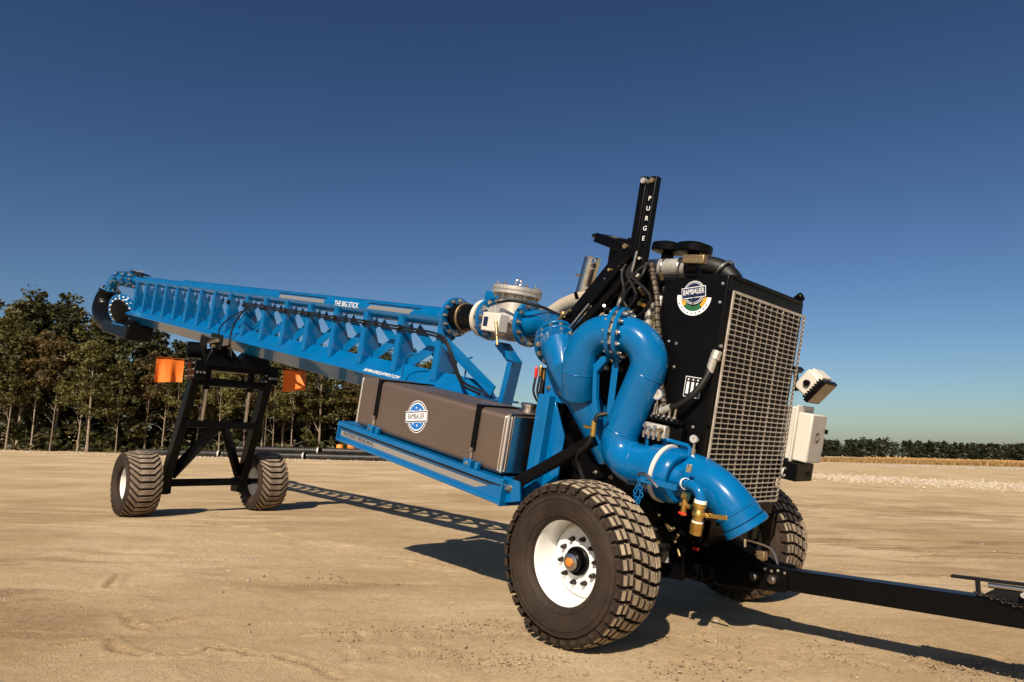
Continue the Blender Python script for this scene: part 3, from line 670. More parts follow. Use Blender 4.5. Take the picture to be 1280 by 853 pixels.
def wheel_common(name, s, v, h, flip, spin, label):
    hubm = obj('wheel', HUB, None, ROOT, label=label); hubm.location = (s, v, h); hubm.rotation_euler = (0, spin, math.pi if flip else 0)
    obj('rim', RIM, None, hubm); obj('hub_face', HUBC, None, hubm)
    if s > -5: obj('hub_cap', CAP, None, hubm)
    for k in range(10):
        t = 2*math.pi*k/10+.2; o = obj('lug_nut', NUT, None, hubm); put(o, Vector((math.sin(t)*.158, .004, math.cos(t)*.158)), (1, 0, 0), (0, 0, 1), (0, -1, 0)); o.scale = (.86,)*3
    return hubm
for v_, flip, lab in ((-1.2376, False, 'front wheel on the camera side, white dish rim'), (1.2376, True, 'front wheel on the far side')):
    wh = wheel_common('wheel', 0, v_, .574, flip, .06, lab)
    obj('tyre', FT, None, wh)
    if not flip:
        for k in range(NROW):
            for me, off in BLK:
                o = obj('tread_block', me, None, wh); o.rotation_euler = (0, (k+off)*STEP, 0)
    else:
        jm = M(); mi = []
        for k in range(NROW):
            for me, off in BLK:
                R_ = Matrix.Rotation((k+off)*STEP, 3, 'Y'); jm.add([R_ @ p.co for p in me.vertices], [tuple(q.vertices) for q in me.polygons]); mi += [q.material_index for q in me.polygons]
        tm_ = jm.mesh('tread', 30); tm_.materials.append(MATS['tread']); tm_.materials.append(MATS['tyre']); tm_.polygons.foreach_set('material_index', mi)
        obj('tread', tm_, None, wh, kind='stuff')
# rear flotation tyres with chevron bars
RTD = 1.1254; RR = RTD/2; RW = .5527
def rear_tyre():
    h = RW/2; pr = [(-.70, .290), (-.86, .286), (-.97, .33), (-1.0, .40), (-.97, .455), (-.90, .490), (-.78, .512), (-.4, .528), (0, .532), (.4, .528), (.78, .512), (.90, .490), (.97, .455), (1.0, .40), (.97, .33), (.86, .286), (.70, .290)]
    m = M().lathe([(a*h, r) for a, r in pr], (0, 0, 0), (0, 1, 0), 64, True)
    for sg in (-1, 1): m.torus((0, sg*h*.985, 0), (0, 1, 0), .43, .006, 64, 6)
    return m.mesh('tyre', 50)
RT = rear_tyre(); RT.materials.append(MATS['tyre'])
NB = 30; BST = 2*math.pi/NB
def chev(sgn):
    m = M(); P = []; F = []
    ys = [-.270, -.262, -.125, -.105, 0, .105, .125, .262, .270]
    for y in ys:
        off = -sgn*max(0, abs(y)-.115)*2.0
        top = RR-.034*(abs(y)/.27)**3
        bot = .500 if abs(y) < .2 else .470
        if abs(y) > .265: top -= .03
        wd = BST*.345
        for dt, r in ((-wd*1.12, bot), (-wd, top-.004), (-wd*.86, top), (wd*.86, top), (wd, top-.004), (wd*1.12, bot)):
            t = dt+off; P.append((math.sin(t)*r, y, math.cos(t)*r))
    n = 6
    for j in range(len(ys)-1):
        for k in range(n): F.append((j*n+k, j*n+(k+1) % n, (j+1)*n+(k+1) % n, (j+1)*n+k))
    F += [tuple(range(n)), tuple((len(ys)-1)*n+k for k in range(n-1, -1, -1))]
    me = m.add(P, F).mesh('tread_bar', 30); me.materials.append(MATS['rear_tread']); me.materials.append(MATS['tyre'])
    for q in me.polygons:
        rv = Vector((q.center.x, 0, q.center.z)); q.material_index = 0 if q.normal.dot(rv.normalized()) > .8 else 1
    return me
CHV = {False: chev(1), True: chev(-1)}
for v_, flip, lab in ((-1.1607, False, 'rear flotation wheel on the camera side'), (1.1607, True, 'rear flotation wheel on the far side')):
    wh = wheel_common('wheel', -10.0599, v_, RR, flip, .13, lab); obj('tyre', RT, None, wh)
    for c_ in wh.children:
        if c_.name.startswith('rim'): c_.scale = (1, 1.25, 1)
    for k in range(NB):
        o = obj('tread_bar', CHV[flip], None, wh); o.rotation_euler = (0, k*BST, 0)

# ------------------------------------------------------------------ rear lift frame (level coordinates)
LIFT = part('lift_frame', M().bar((-10.06, -.88, .56), (-10.06, .88, .56), .13, .13), 'black', bevel=.008, level=True)
for sg in (-1, 1):
    obj('leg', M().bar((-10.12, sg*.70, .40), (-9.15, sg*.66, 2.52), .14, .22, (1, 0, 0)), 'black', LIFT, bevel=.012)
    obj('leg_shoe', M().box((-10.12, sg*.70, .50), (.30, .20, .26)), 'black', LIFT, bevel=.01)
    obj('spindle', M().cyl((-10.06, sg*.70, .5627), (-10.06, sg*1.12, .5627), .055), 'black_matt', LIFT)
    obj('inner_brace', M().bar((-10.02, sg*.62, .70), (-9.50, sg*.06, 1.60), .08, .19), 'black', LIFT, bevel=.008)
    obj('lift_cylinder', M().cyl((-9.30, sg*.40, 2.62), (-9.32, sg*.40, 2.24), .062).cyl((-9.30, sg*.40, 2.66), (-9.30, sg*.40, 2.60), .075), 'black', LIFT)
    obj('cylinder_rod', M().cyl((-9.32, sg*.40, 2.26), (-9.40, sg*.40, 1.62), .030), 'steel', LIFT)
    obj('leg_cap', M().box((-9.13, sg*.66, 2.55), (.36, .22, .34)), 'black', LIFT, bevel=.02)
    for k in range(9): bolt(LIFT, (-9.28+.15*(k % 3), sg*.66-.112, 2.44+.11*(k//3)), (0, -1, 0), .017)
    for k in range(3): bolt(LIFT, (-8.945, sg*.66+.06*(k-1), 2.5), (1, 0, 0), .017)
obj('cross_beam', M().bar((-9.42, -.66, 1.62), (-9.42, .66, 1.62), .13, .13), 'black', LIFT, bevel=.008)
obj('cross_beam', M().bar((-9.18, -.66, 2.36), (-9.18, .66, 2.36), .14, .14), 'black', LIFT, bevel=.008)
obj('top_beam', M().bar((-9.12, -.80, 2.64), (-9.12, .80, 2.64), .20, .16), 'black', LIFT, bevel=.01)
obj('pivot_drum', M().lathe([(-.16, 0), (-.16, .13), (-.14, .15), (.14, .15), (.16, .13), (.16, 0)], (-9.35, -.62, 2.92), (.3, 1, 0), 22), 'black', LIFT)
obj('saddle', M().prism([(-.62, -.30), (.62, -.30), (.50, .02), (.22, .10), (0, -.15), (-.22, .10), (-.50, .02)], (-9.1, 0, 2.93), (0, 1, 0), (0, 0, 1), (1, 0, 0), .34), 'black', LIFT, bevel=.01)
obj('saddle_plate', M().box((-9.0, -.42, 3.08), (.5, .03, .26), Matrix.Rotation(TH, 3, 'Y')), 'black_matt', LIFT, bevel=.004)
for k in range(6):
    obj('hydraulic_fitting', M().cyl((-9.15+.075*k, -.46, 3.05), (-9.15+.075*k, -.50, 3.10), .018, .014, 10), 'bolt', LIFT)
    obj('hydraulic_hose', M().tube(spl([(-9.15+.075*k, -.50, 3.10), (-9.2+.07*k, -.60, 3.18-.02*k), (-9.28+.05*k, -.58, 2.9), (-9.2, -.5+.05*k, 2.62)], 6), .013, 7), 'hose', LIFT)
for sg in (-1, 1): obj('marker_lamp', M().box((-8.86, -.38+.14*sg, 2.97), (.03, .06, .05)), 'brass_dull', LIFT, bevel=.005)
# orange flags on thin rods beside the lift frame
def flag(s0, vmid, h0, wdt, hgt, seed, twist):
    mm = M(); P = []; F = []; nu, nv = 14, 12; r = random.Random(seed)
    for side in (0, 1):
        for j in range(nv+1):
            for i in range(nu+1):
                t = i/nu-.5; q = j/nv
                y = vmid+t*wdt*(1-twist*.55*q); x = s0+.05*math.sin(t*9+seed)*q+twist*.25*q*math.sin(t*3.1)+.012*math.sin(t*23)*q; z = h0-q*hgt*(1-.03*math.sin(t*5))
                P.append((x+side*.003, y, z))
    n = (nu+1)*(nv+1)
    for s in (0, 1):
        for j in range(nv):
            for i in range(nu):
                a = s*n+j*(nu+1)+i; F.append((a, a+1, a+nu+2, a+nu+1))
    bd = [i for i in range(nu+1)]+[j*(nu+1)+nu for j in range(1, nv+1)]+[nv*(nu+1)+i for i in range(nu-1, -1, -1)]+[j*(nu+1) for j in range(nv-1, 0, -1)]
    for k in range(len(bd)): a, b = bd[k], bd[(k+1) % len(bd)]; F.append((a, b, b+n, a+n))
    return mm.add(P, F)
for sg, s0, vm, tw, lab in ((-1, -9.35, -1.04, .12, 'square orange warning flag at left'), (1, -9.20, 1.22, .9, 'crumpled orange warning flag at right')):
    fo = part('warning_flag', flag(s0, vm, 2.74, .46, .42, 3+sg, tw), 'orange', 60, label=lab, level=True)
    obj('flag_rod', M().tube([(s0+.001, sg*.70, 2.725), (s0+.001, sg*1.40, 2.725)], .010, 8), 'black', fo)

# ------------------------------------------------------------------ chassis under the engine
CH_ = part('chassis', M().bar((-3.9, -.36, .86), (.42, -.36, .86), .09, .20).bar((-3.9, .36, .86), (.42, .36, .86), .09, .20), 'black', bevel=.006)
for a in (-3.2, -2.2, -1.2, -.3, .35): obj('cross_member', M().bar((a, -.32, .84), (a, .32, .84), .10, .14), 'black', CH_, bevel=.005)
obj('engine_bed', M().box((-.55, 0, 1.02), (2.0, .96, .12)), 'black', CH_, bevel=.008)
obj('bed_side', M().box((-.15, -.52, .98), (1.15, .03, .34)), 'black', CH_, bevel=.005)
for k in range(7): bolt(CH_, (-.62+.17*k, -.536, 1.08), (0, -1, 0), .013)
obj('boom_saddle', M().prism([(-.40, .90), (.40, .90), (.26, 1.40), (-.26, 1.40)], (-3.0, 0, 0), (0, 1, 0), (0, 0, 1), (1, 0, 0), .05), 'blue', CH_, bevel=.004)
obj('boom_saddle', M().prism([(-.40, .90), (.40, .90), (.26, 1.40), (-.26, 1.40)], (-3.8, 0, 0), (0, 1, 0), (0, 0, 1), (1, 0, 0), .05), 'blue', CH_, bevel=.004)
# kinked blue stand under the check valve
st = M().prism([(-2.52, 2.02), (-2.28, 1.86), (-2.35, 1.20), (-2.28, 1.20), (-2.205, 1.88), (-2.44, 2.06)], (0, -.09, 0), (1, 0, 0), (0, 0, 1), (0, 1, 0), .16)
obj('valve_stand', st, 'blue', CH_, bevel=.006)
obj('stand_foot', M().box((-2.30, -.20, 1.30), (.32, .26, .03)), 'blue', CH_, bevel=.004)
# blue post and gusset ahead of the tank
obj('post', M().bar((-1.02, -.84, .72), (-1.02, -.84, 1.66), .11, .13, (1, 0, 0)), 'blue', CH_, bevel=.008)
obj('post_gusset', M().prism([(-.07, 1.60), (.26, 1.62), (.10, 1.90), (-.02, 1.96), (-.10, 1.90)], (-1.02, -.80, 0), (1, 0, 0), (0, 0, 1), (0, 1, 0), .02), 'blue', CH_, bevel=.003)
obj('post_web', M().prism([(.06, .74), (.22, .74), (.22, 1.35), (.06, 1.62)], (-1.02, -.80, 0), (1, 0, 0), (0, 0, 1), (0, 1, 0), .02), 'blue', CH_, bevel=.003)
for p in ((-.98, 1.86), (-.90, 1.70), (-.80, 1.66), (-1.05, 1.72)): bolt(CH_, (p[0], -.812, p[1]), (0, -1, 0), .016)
obj('tie_bar', M().bar((-.90, -.62, 1.56), (-.30, -.62, 1.52), .07, .07), 'blue', CH_, bevel=.004)
sb = obj('brace_strut', M().bar((-1.08, -1.06, .855), (-.36, -.96, 1.40), .085, .085), 'black', CH_, bevel=.006)
obj('strut_ear', M().prism([(-.13, .70), (.10, .78), (.06, .93), (-.13, .93)], (-1.0, -1.10, 0), (1, 0, 0), (0, 0, 1), (0, 1, 0), .014), 'blue', CH_)
bolt(CH_, (-1.04, -1.107, .85), (0, -1, 0), .024, .02)
# mass of dark machinery visible between the pipes
obj('pump_volute', M().lathe([(-.22, .0), (-.22, .30), (-.14, .38), (.14, .38), (.22, .30), (.22, 0)], (-.72, -.30, 1.32), (0, 1, 0), 32), 'black', CH_)
for k in range(12):
    a = 2*math.pi*k/12; bolt(CH_, (-.72+.34*math.cos(a), -.442, 1.32+.34*math.sin(a)), (0, -1, 0), .014)
obj('bell_housing', M().lathe([(-.3, .30), (0, .36), (.0, .40), (.05, .40), (.05, .0)], (-1.25, 0, 1.45), (1, 0, 0), 28), 'black_matt', CH_)
obj('battery_box', M().box((-1.35, -.30, 1.70), (.34, .26, .30)), 'black_matt', CH_, bevel=.01)
obj('battery_lid', M().box((-1.35, -.30, 1.86), (.36, .28, .03)), 'black', CH_, bevel=.008)
for k, (m_, dz) in enumerate((('red', 0), ('brass', .02), ('brass', -.01))):
    obj('coupler', M().lathe([(-.06, .013), (-.02, .018), (.03, .018), (.05, .012), (.06, .0)], (-1.56+.055*k, -.46, 1.82+dz), (0, -.1, 1), 12), m_, CH_)
    obj('coupler_hose', M().tube(spl([(-1.56+.055*k, -.46, 1.77+dz), (-1.53+.05*k, -.48, 1.62), (-1.44+.04*k, -.42, 1.50), (-1.2, -.4, 1.42)], 6), .012, 7), 'hose', CH_)

# ------------------------------------------------------------------ tank platform
PL = part('tank_platform', M().box2((-3.73, -1.142, .715), (-1.09, -.30, .895)), 'blue', bevel=.004)
obj('upper_lip', M().box2((-3.735, -1.165, .862), (-1.075, -.31, .912)), 'blue', PL, bevel=.006)
obj('lower_lip', M().box2((-3.735, -1.165, .700), (-1.085, -.31, .735)), 'blue', PL, bevel=.006)
obj('end_plate', M().box2((-1.088, -1.17, .692), (-1.068, -.30, .918)), 'blue', PL, bevel=.004)
obj('end_plate', M().box2((-3.745, -1.17, .695), (-3.725, -.30, .915)), 'blue', PL, bevel=.004)
obj('decal_stripe', M().prism([(-3.70, .838), (-1.22, .838), (-1.14, .858), (-3.70, .858)], (0, -1.143, 0), (1, 0, 0), (0, 0, 1), (0, 1, 0), .0012), 'decal_black', PL)
obj('decal_band', M().prism([(-3.70, .765), (-1.42, .765), (-1.26, .820), (-3.70, .820)], (0, -1.143, 0), (1, 0, 0), (0, 0, 1), (0, 1, 0), .0012), 'decal_grey', PL)
obj('decal_border', M().prism([(-3.70, .823), (-1.25, .823), (-1.24, .829), (-3.70, .829)], (0, -1.143, 0), (1, 0, 0), (0, 0, 1), (0, 1, 0), .0012), 'decal_black', PL)
put(obj('lettering', text_mesh('PATENT PENDING', .056, 'decal_navy'), None, PL), Vector((-3.34, -1.1446, .7925)), (1, 0, 0), (0, 0, 1), (0, -1, 0)).scale = (1.3, 1, 1)
for a in (-3.14, -1.56):
    obj('strap_bracket', M().box((a, -1.135, .945), (.10, .05, .07)), 'blue', PL, bevel=.006)
    obj('strap_bracket', M().box((a+.12, -1.135, .945), (.045, .045, .065)), 'blue', PL, bevel=.006)
    bolt(PL, (a, -1.160, .945), (0, -1, 0), .012, .01)

# ------------------------------------------------------------------ fuel tank
TK = part('fuel_tank', M().box2((-3.52, -1.105, .922), (-1.18, -.42, 1.455)), None, 34)
TK.data.materials.clear()
def tank_mat():
    m = mat('tank_alu', (.235, .170, .135), .38, .75, 0, var=.10, vscale=3)
    n = m.node_tree; b = n.nodes['Principled BSDF']; b.inputs['Anisotropic'].default_value = .4
    return m
tank_mat(); TK.data.materials.append(MATS['tank_alu'])
b_ = TK.modifiers.new('round', 'BEVEL'); b_.width = .055; b_.segments = 5; b_.limit_method = 'ANGLE'; b_.harden_normals = False
for p in ((-3.505, -1.09), (-1.195, -1.09), (-1.195, -.45)):
    obj('corner_weld', M().tube([(p[0], p[1], .95), (p[0], p[1], 1.44)], .013, 10), 'brushed', TK)
obj('corner_highlight', M().box((-1.203, -1.082, 1.19), (.006, .066, .47), Matrix.Rotation(-math.pi/4, 3, 'Z')), 'brushed', TK, bevel=.002)  # brighter strip painting the sunlit gleam on the rounded tank corner
obj('corner_weld', M().tube([(-1.20, -1.07, 1.447), (-1.20, -.45, 1.447)], .011, 8), 'steel', TK)
obj('front_band', M().box2((-1.176, -1.05, .95), (-1.168, -.47, 1.43)), 'steel', TK, bevel=.003)
for a in (-3.14, -1.56):
    obj('strap', M().box2((a-.030, -1.122, 1.06), (a+.030, -1.107, 1.462)).box2((a-.030, -1.122, 1.457), (a+.030, -.42, 1.470)), 'black', TK, bevel=.003)
    obj('turnbuckle', M().cyl((a, -1.118, .97), (a, -1.118, 1.07), .010).cyl((a, -1.118, .99), (a, -1.118, 1.04), .016, None, 6).lathe([(0, 0), (0, .02), (.02, .02), (.02, 0)], (a, -1.118, 1.065), (0, -1, 0), 10), 'bolt', TK)
obj('filler_neck', M().lathe([(0, .10), (.02, .10), (.02, .075), (.05, .075), (.05, .085), (.075, .085), (.08, .07), (.08, 0)], (-1.42, -.62, 1.452), (0, 0, 1), 28), 'steel', TK)
obj('breather', M().cyl((-1.30, -.52, 1.45), (-1.30, -.52, 1.50), .03).cyl((-1.30, -.52, 1.50), (-1.24, -.50, 1.62), .018), 'brass_dull', TK)
obj('fuel_hose', M().tube(spl([(-1.26, -.52, 1.56), (-1.20, -.50, 1.72), (-1.22, -.46, 1.95), (-1.15, -.40, 2.1)], 6), .026, 10), 'hose', TK)
def disc(c, r, m, par, y, name='emblem_disc', n=40, r0=0, sx=1):
    pr = [(sx*r*math.cos(2*math.pi*k/n), r*math.sin(2*math.pi*k/n)) for k in range(n)]
    return obj(name, M().prism(pr, (c[0], y, c[1]), (1, 0, 0), (0, 0, 1), (0, 1, 0), .0010), m, par)
def star_ring(c, R, k, m, par, y):
    for i in range(k):
        t = 2*math.pi*i/k+.3
        if abs(math.sin(t)) < .45: continue
        q = [((.014 if j % 2 == 0 else .006)*math.sin(math.pi*j/5), (.014 if j % 2 == 0 else .006)*math.cos(math.pi*j/5)) for j in range(10)]
        obj('emblem_star', M().prism(q, (c[0]+R*math.cos(t), y, c[1]+R*math.sin(t)), (1, 0, 0), (0, 0, 1), (0, 1, 0), .001), m, par)
def badge(par, c, y, R, full=True):
    for k, (rr, m_) in enumerate(((1.0, 'decal_white'), (.95, 'decal_navy'), (.87, 'decal_white'), (.80, 'decal_blue'), (.30, 'decal_white'), (.24, 'decal_navy'))): disc(c, R*rr, m_, par, y-.0012*k)
    star_ring(c, R*.55, 8, 'decal_white', par, y-.005)
    t = .20; ex = (math.cos(t), 0, math.sin(t)); ey = (-math.sin(t), 0, math.cos(t))
    for k, (hw, hh, m_) in enumerate(((1.10, .36, 'decal_white'), (1.06, .32, 'decal_navy'), (1.03, .25, 'decal_white'))):
        obj('emblem_banner', M().prism([(-hw*R, -hh*R), (hw*R, -hh*R), (hw*R, hh*R), (-hw*R, hh*R)], (c[0], y-.0072-.0012*k, c[1]), ex, ey, (0, 1, 0), .001), m_, par)
    o = obj('lettering', text_mesh('BAMBAUER', R*.43, 'decal_navy'), None, par); put(o, Vector((c[0], y-.0112, c[1])), ex, ey, (0, -1, 0))
    o.scale = (.78, 1.15, 1)
badge(TK, (-2.44, 1.20), -1.1065, .158)

# ------------------------------------------------------------------ valves between boom and pump
CV = part('check_valve', M().lathe([(-.26, .165), (-.20, .17), (-.10, .215), (.10, .215), (.20, .17), (.26, .165)], (-2.50, 0, 2.30), (1, 0, -.02), 32).lathe([(0, .21), (.30, .195), (.30, 0)], (-2.47, 0, 2.30), (0, 0, 1), 32), 'cast')
obj('lid', M().lathe([(0, .0), (0, .270), (.004, .275), (.034, .275), (.038, .270), (.038, .262), (.046, .262), (.046, .275), (.080, .275), (.086, .268), (.086, 0)], (-2.47, 0, 2.585), (0, 0, 1), 44), 'cast', CV)
for k in range(12):
    t = 2*math.pi*k/12+.15; bolt(CV, (-2.47+.235*math.cos(t), .235*math.sin(t), 2.672), (0, 0, 1), .019, .02); bolt(CV, (-2.47+.235*math.cos(t), .235*math.sin(t), 2.584), (0, 0, -1), .019, .02)
obj('lifting_eye', M().cyl((-2.47, 0, 2.67), (-2.47, 0, 2.70), .02).torus((-2.47, 0, 2.735), (.8, -.6, 0), .032, .010, 20, 8), 'chrome', CV)
flange(CV, (-2.20, 0, 2.295), (1, 0, 0), .245, .05, 12, br=.021, ln=.03)
flange(CV, (-2.80, 0, 2.305), (1, 0, 0), .245, .05, 12, br=.021, ln=.03)
GV = part('knife_valve', M().lathe([(-.03, .0), (-.03, .215), (.03, .215), (.03, 0)], (-2.92, 0, 2.30), (1, 0, 0), 40), 'offwhite')
for k in range(10):
    t = 2*math.pi*k/10; bolt(GV, (-2.89, .182*math.cos(t), 2.30+.182*math.sin(t)), (1, 0, 0), .019, .02, 'brass_dull'); bolt(GV, (-2.95, .182*math.cos(t), 2.30+.182*math.sin(t)), (-1, 0, 0), .019, .02, 'brass_dull')
obj('actuator_box', M().box((-2.40, -.32, 2.25), (.27, .14, .20)), 'offwhite', GV, bevel=.012)
obj('actuator_plate', M().box((-2.47, -.392, 2.25), (.065, .004, .10)), 'decal_navy', GV)
obj('actuator_stem', M().cyl((-2.30, -.40, 2.26), (-2.20, -.42, 2.02), .016).cyl((-2.24, -.42, 2.12), (-2.10, -.44, 2.13), .008), 'brass_dull', GV)
obj('end_block', M().box((-2.93, .12, 2.58), (.30, .10, .10)), 'blue', GV, bevel=.02)
RC = part('rubber_coupling', M().tube([(-3.46, 0, 2.28), (-2.97, 0, 2.30)], .155, 28), 'black')
obj('coupling_ring', M().torus((-3.26, 0, 2.288), (1, 0, .04), .160, .016, 32, 8), 'brass_dull', RC)
flange(RC, (-3.44, 0, 2.275), (1, 0, .03), .235, .05, 12, br=.020, ln=.03)
ELB = part('delivery_elbow', M().tube(spl([(-2.22, 0, 2.30), (-1.95, -.03, 2.31), (-1.62, -.22, 2.28), (-1.28, -.55, 2.17), (-1.02, -.80, 2.06)], 8), .150, 28), 'blue')
dd = Vector((.68, -.62, -.42)).normalized()
for q, mm_ in ((-.055, 'blue'), (.0, 'black'), (.055, 'blue')):
    flange(ELB, Vector((-1.16, -.67, 2.11))+dd*q, dd, .205 if mm_ == 'blue' else .17, .035, 12 if mm_ == 'blue' else 0, mm_, br=.018)
obj('butterfly_lever', M().cyl((-1.30, -.62, 2.28), (-1.05, -.70, 2.42), .014).cyl((-1.12, -.60, 2.25), (-1.20, -.62, 2.40), .03), 'brass_dull', ELB)
obj('control_cable', M().tube(spl([(-2.45, -.28, 2.47), (-2.2, -.30, 2.50), (-1.85, -.25, 2.47), (-1.5, -.35, 2.40), (-1.25, -.5, 2.38)], 6), .016, 8), 'hose', ELB)

# ------------------------------------------------------------------ pump pipework on the camera side
v0 = -.85; r8 = .145
DP = part('suction_pipe', M().tube([(-1.10, -.76, 2.11), (-.90, -.93, 2.06), (-.83, -.93, 1.97), (-.64, -.66, 1.53), (-.50, -.50, 1.25)], .143, 32), 'blue')
obj('pipe_end', M().lathe([(0, .122), (.03, .115), (.05, .08), (.06, 0)], (-.50, -.50, 1.25), (.3, .3, -.72), 28), 'blue', DP)
# U bend with its bolted flange pair
FC = Vector((-.36, -.85, 2.255)); FD = Vector((.97, .25, 0)).normalized()
LL = Vector((-.655, -.925, 2.255))
L1 = arc(FC-FD*.05, LL, LL-Vector((0, 0, .25)), 14)
UL = part('return_bend', M().tube([FC-FD*.01]+L1[:-1]+[(-.66, -.92, 1.98), (-.67, -.90, 1.88), (-.70, -.82, 1.72)], r8, 32), 'blue')
flange(UL, FC-FD*.032, FD, .212, .034, 12, br=.017, ln=.010)
flange(UL, FC+FD*.030, FD, .212, .034, 12, br=.017, ln=.010)
obj('gasket', M().cyl(FC-FD*.016, FC+FD*.014, .165, None, 32), 'wrap', UL)
obj('inner_gusset', M().prism([(-.52, 1.98), (-.44, 2.06), (-.39, 2.06), (-.40, 2.02), (-.475, 1.92), (-.44, 1.72), (-.38, 1.56), (-.46, 1.60)], (0, -.90, 0), (1, 0, 0), (0, 0, 1), (0, 1, 0), .05), 'blue', UL, bevel=.006)
obj('bend_stay', M().bar((-.355, -.85, 2.06), (-.335, -.85, 1.60), .012, .06, (1, 0, 0)), 'blue', UL, bevel=.003)
obj('weld_seam', M().torus((-.668, -.905, 1.90), (-.1, .2, -1), r8-.003, .006, 36, 6), 'blue', UL)
v1 = -.775
cu_ = Vector((-.015, v1, 2.255)); cl_ = Vector((-.325, v1, 1.24)); dr = (cl_-cu_).normalized()
e1 = arc(FC+FD*.045, cu_, cu_+dr*.30, 14)
e2 = arc(cl_-dr*.30, cl_, (-.055, v1, 1.275), 14)
SP = part('discharge_pipe', M().tube([FC+FD*.02]+e1+e2+[(.17, v1, 1.292)], [r8]*16+[r8+(.160-r8)*k/14 for k in range(15)]+[.162], 36), 'blue')
for p, d, q in ((e1[-1], dr, r8), (e2[0], dr, r8), (e2[-1], Vector((1, 0, .03)), .160)): obj('weld_seam', M().torus(p, d, q-.002, .0055, 40, 6), 'blue', SP)
CD = Vector((1, -.05, -.06)); CC = Vector((.20, v1, 1.275))
obj('clamp_collar', M().lathe([(-.09, .160), (-.07, .185), (.02, .198), (.05, .202), (.05, 0)], CC-CD*.05, CD, 40), 'blue', SP)
obj('clamp_band', M().lathe([(0, .198), (0, .216), (.032, .216), (.032, .198)], CC, CD, 44, True), 'offwhite', SP)
obj('end_cap', M().lathe([(0, .202), (.05, .204), (.10, .192), (.125, .170), (.125, .150), (.105, .140), (.105, .105), (.15, .085), (.165, .04), (.165, 0)], CC+CD*.03, Vector((1, -.20, -.05)), 44), 'blue', SP)
vl = v1-.235
obj('clamp_latch', M().bar((.15, vl, 1.22), (.46, vl-.02, 1.235), .022, .042).cyl((.20, vl-.01, 1.23), (.27, vl-.015, 1.26), .014), 'blue', SP, bevel=.004)
obj('latch_hook', M().tube(spl([(.12, vl, 1.25), (.19, vl-.015, 1.265), (.27, vl-.02, 1.23), (.31, vl-.015, 1.20)], 6), .012, 8), 'steel', SP)
obj('bracket', M().tube([(-.02, -.75, 1.40), (-.02, -.75, 1.50), (.0, -.75, 1.515), (.33, -.75, 1.505), (.35, -.75, 1.49), (.35, -.75, 1.40)], .016, 8), 'blue', SP)
obj('bracket_plate', M().box((.22, -.73, 1.46), (.23, .012, .07)), 'blue', SP, bevel=.003)
for k in range(9):
    obj('chain_link', M().torus((.125+.012*math.sin(k*1.1), vl+.01, 1.225-.026*k), (1, 0, 0) if k % 2 else (0, 1, .1), .015, .0045, 14, 6), 'blue', SP)
    obj('chain_link', M().torus((.155+.010*math.cos(k*1.3), vl+.015, 1.225-.024*k), (0, 1, 0) if k % 2 else (1, 0, .1), .015, .0045, 14, 6), 'blue', SP)
oe = [(.10, -.66, 1.28)]+arc((.22, -.66, 1.30), (.57, -.71, 1.34), (.76, -.655, 1.10), 16)+[Vector((.785, -.645, 1.07))]
OE = part('outlet_elbow', M().tube(oe, [.135]+[.148]*17+[.148], 36), 'blue')
od = (Vector(oe[-1])-Vector(oe[-2])).normalized(); oc = Vector(oe[-1])
obj('outlet_collar', M().lathe([(-.10, .152), (-.095, .160), (-.085, .160), (-.080, .153), (-.005, .153), (.0, .163), (.045, .166), (.05, .160), (.05, .142), (-.05, .138)], oc, od, 40, caps=False), 'blue', OE)
obj('collar_groove', M().torus(oc-od*.004, od, .1545, .005, 40, 6), 'black', OE)
obj('outlet_bore', M().lathe([(.046, .141), (-.10, .138), (-.10, 0)], oc, od, 36, caps=False), 'black_matt', OE)
obj('valve_nipple', M().tube([(.34, v0-.02, 1.25)]+arc((.50, v0-.12, 1.268), (.622, v0-.13, 1.275), (.625, v0-.13, 1.19), 8), .036, 18), 'blue', OE)
obj('thread_tape', M().lathe([(0, .037), (0, .041), (.018, .041), (.018, .037)], (.47, v0-.10, 1.266), (1, -.6, .1), 18, True).lathe([(0, .036), (0, .042), (.022, .042), (.022, .036)], (.625, v0-.13, 1.172), (0, 0, 1), 18, True), 'white', OE)
BV = part('brass_valve', M().lathe([(0, .034), (.0, .046), (-.03, .046), (-.035, .038), (-.05, .038), (-.06, .044), (-.085, .044), (-.095, .036), (-.115, .036), (-.12, .030), (-.125, .030)], (.625, v0-.13, 1.172), (0, 0, 1), 20).lathe([(-.130, .030), (-.132, .043), (-.17, .044), (-.175, .041), (-.21, .041), (-.215, .036), (-.215, 0)], (.625, v0-.13, 1.172), (0, 0, 1), 20), 'brass')
obj('seal_tape', M().lathe([(-.132, .032), (-.132, .038), (-.122, .038), (-.122, .032)], (.625, v0-.13, 1.172), (0, 0, 1), 18, True), 'white', BV)
obj('lever_handle', M().bar((.68, v0-.135, 1.105), (.84, v0-.15, 1.135), .012, .030).cyl((.64, v0-.13, 1.105), (.70, v0-.135, 1.105), .013), 'brass', BV, bevel=.003)
obj('drain_cock', M().cyl((.515, v0-.14, 1.20), (.515, v0-.14, 1.06), .020).cyl((.495, v0-.14, 1.19), (.535, v0-.14, 1.19), .028).cyl((.485, v0-.14, 1.13), (.565, v0-.14, 1.13), .017), 'brass', BV)
obj('cock_handle', M().box((.525, v0-.165, 1.075), (.06, .014, .016)), 'red', BV, bevel=.004)
obj('pressure_fitting', M().cyl((.515, v0-.145, 1.37), (.515, v0-.145, 1.41), .014).box((.48, v0-.085, 1.37), (.034, .034, .045)), 'chrome', BV)
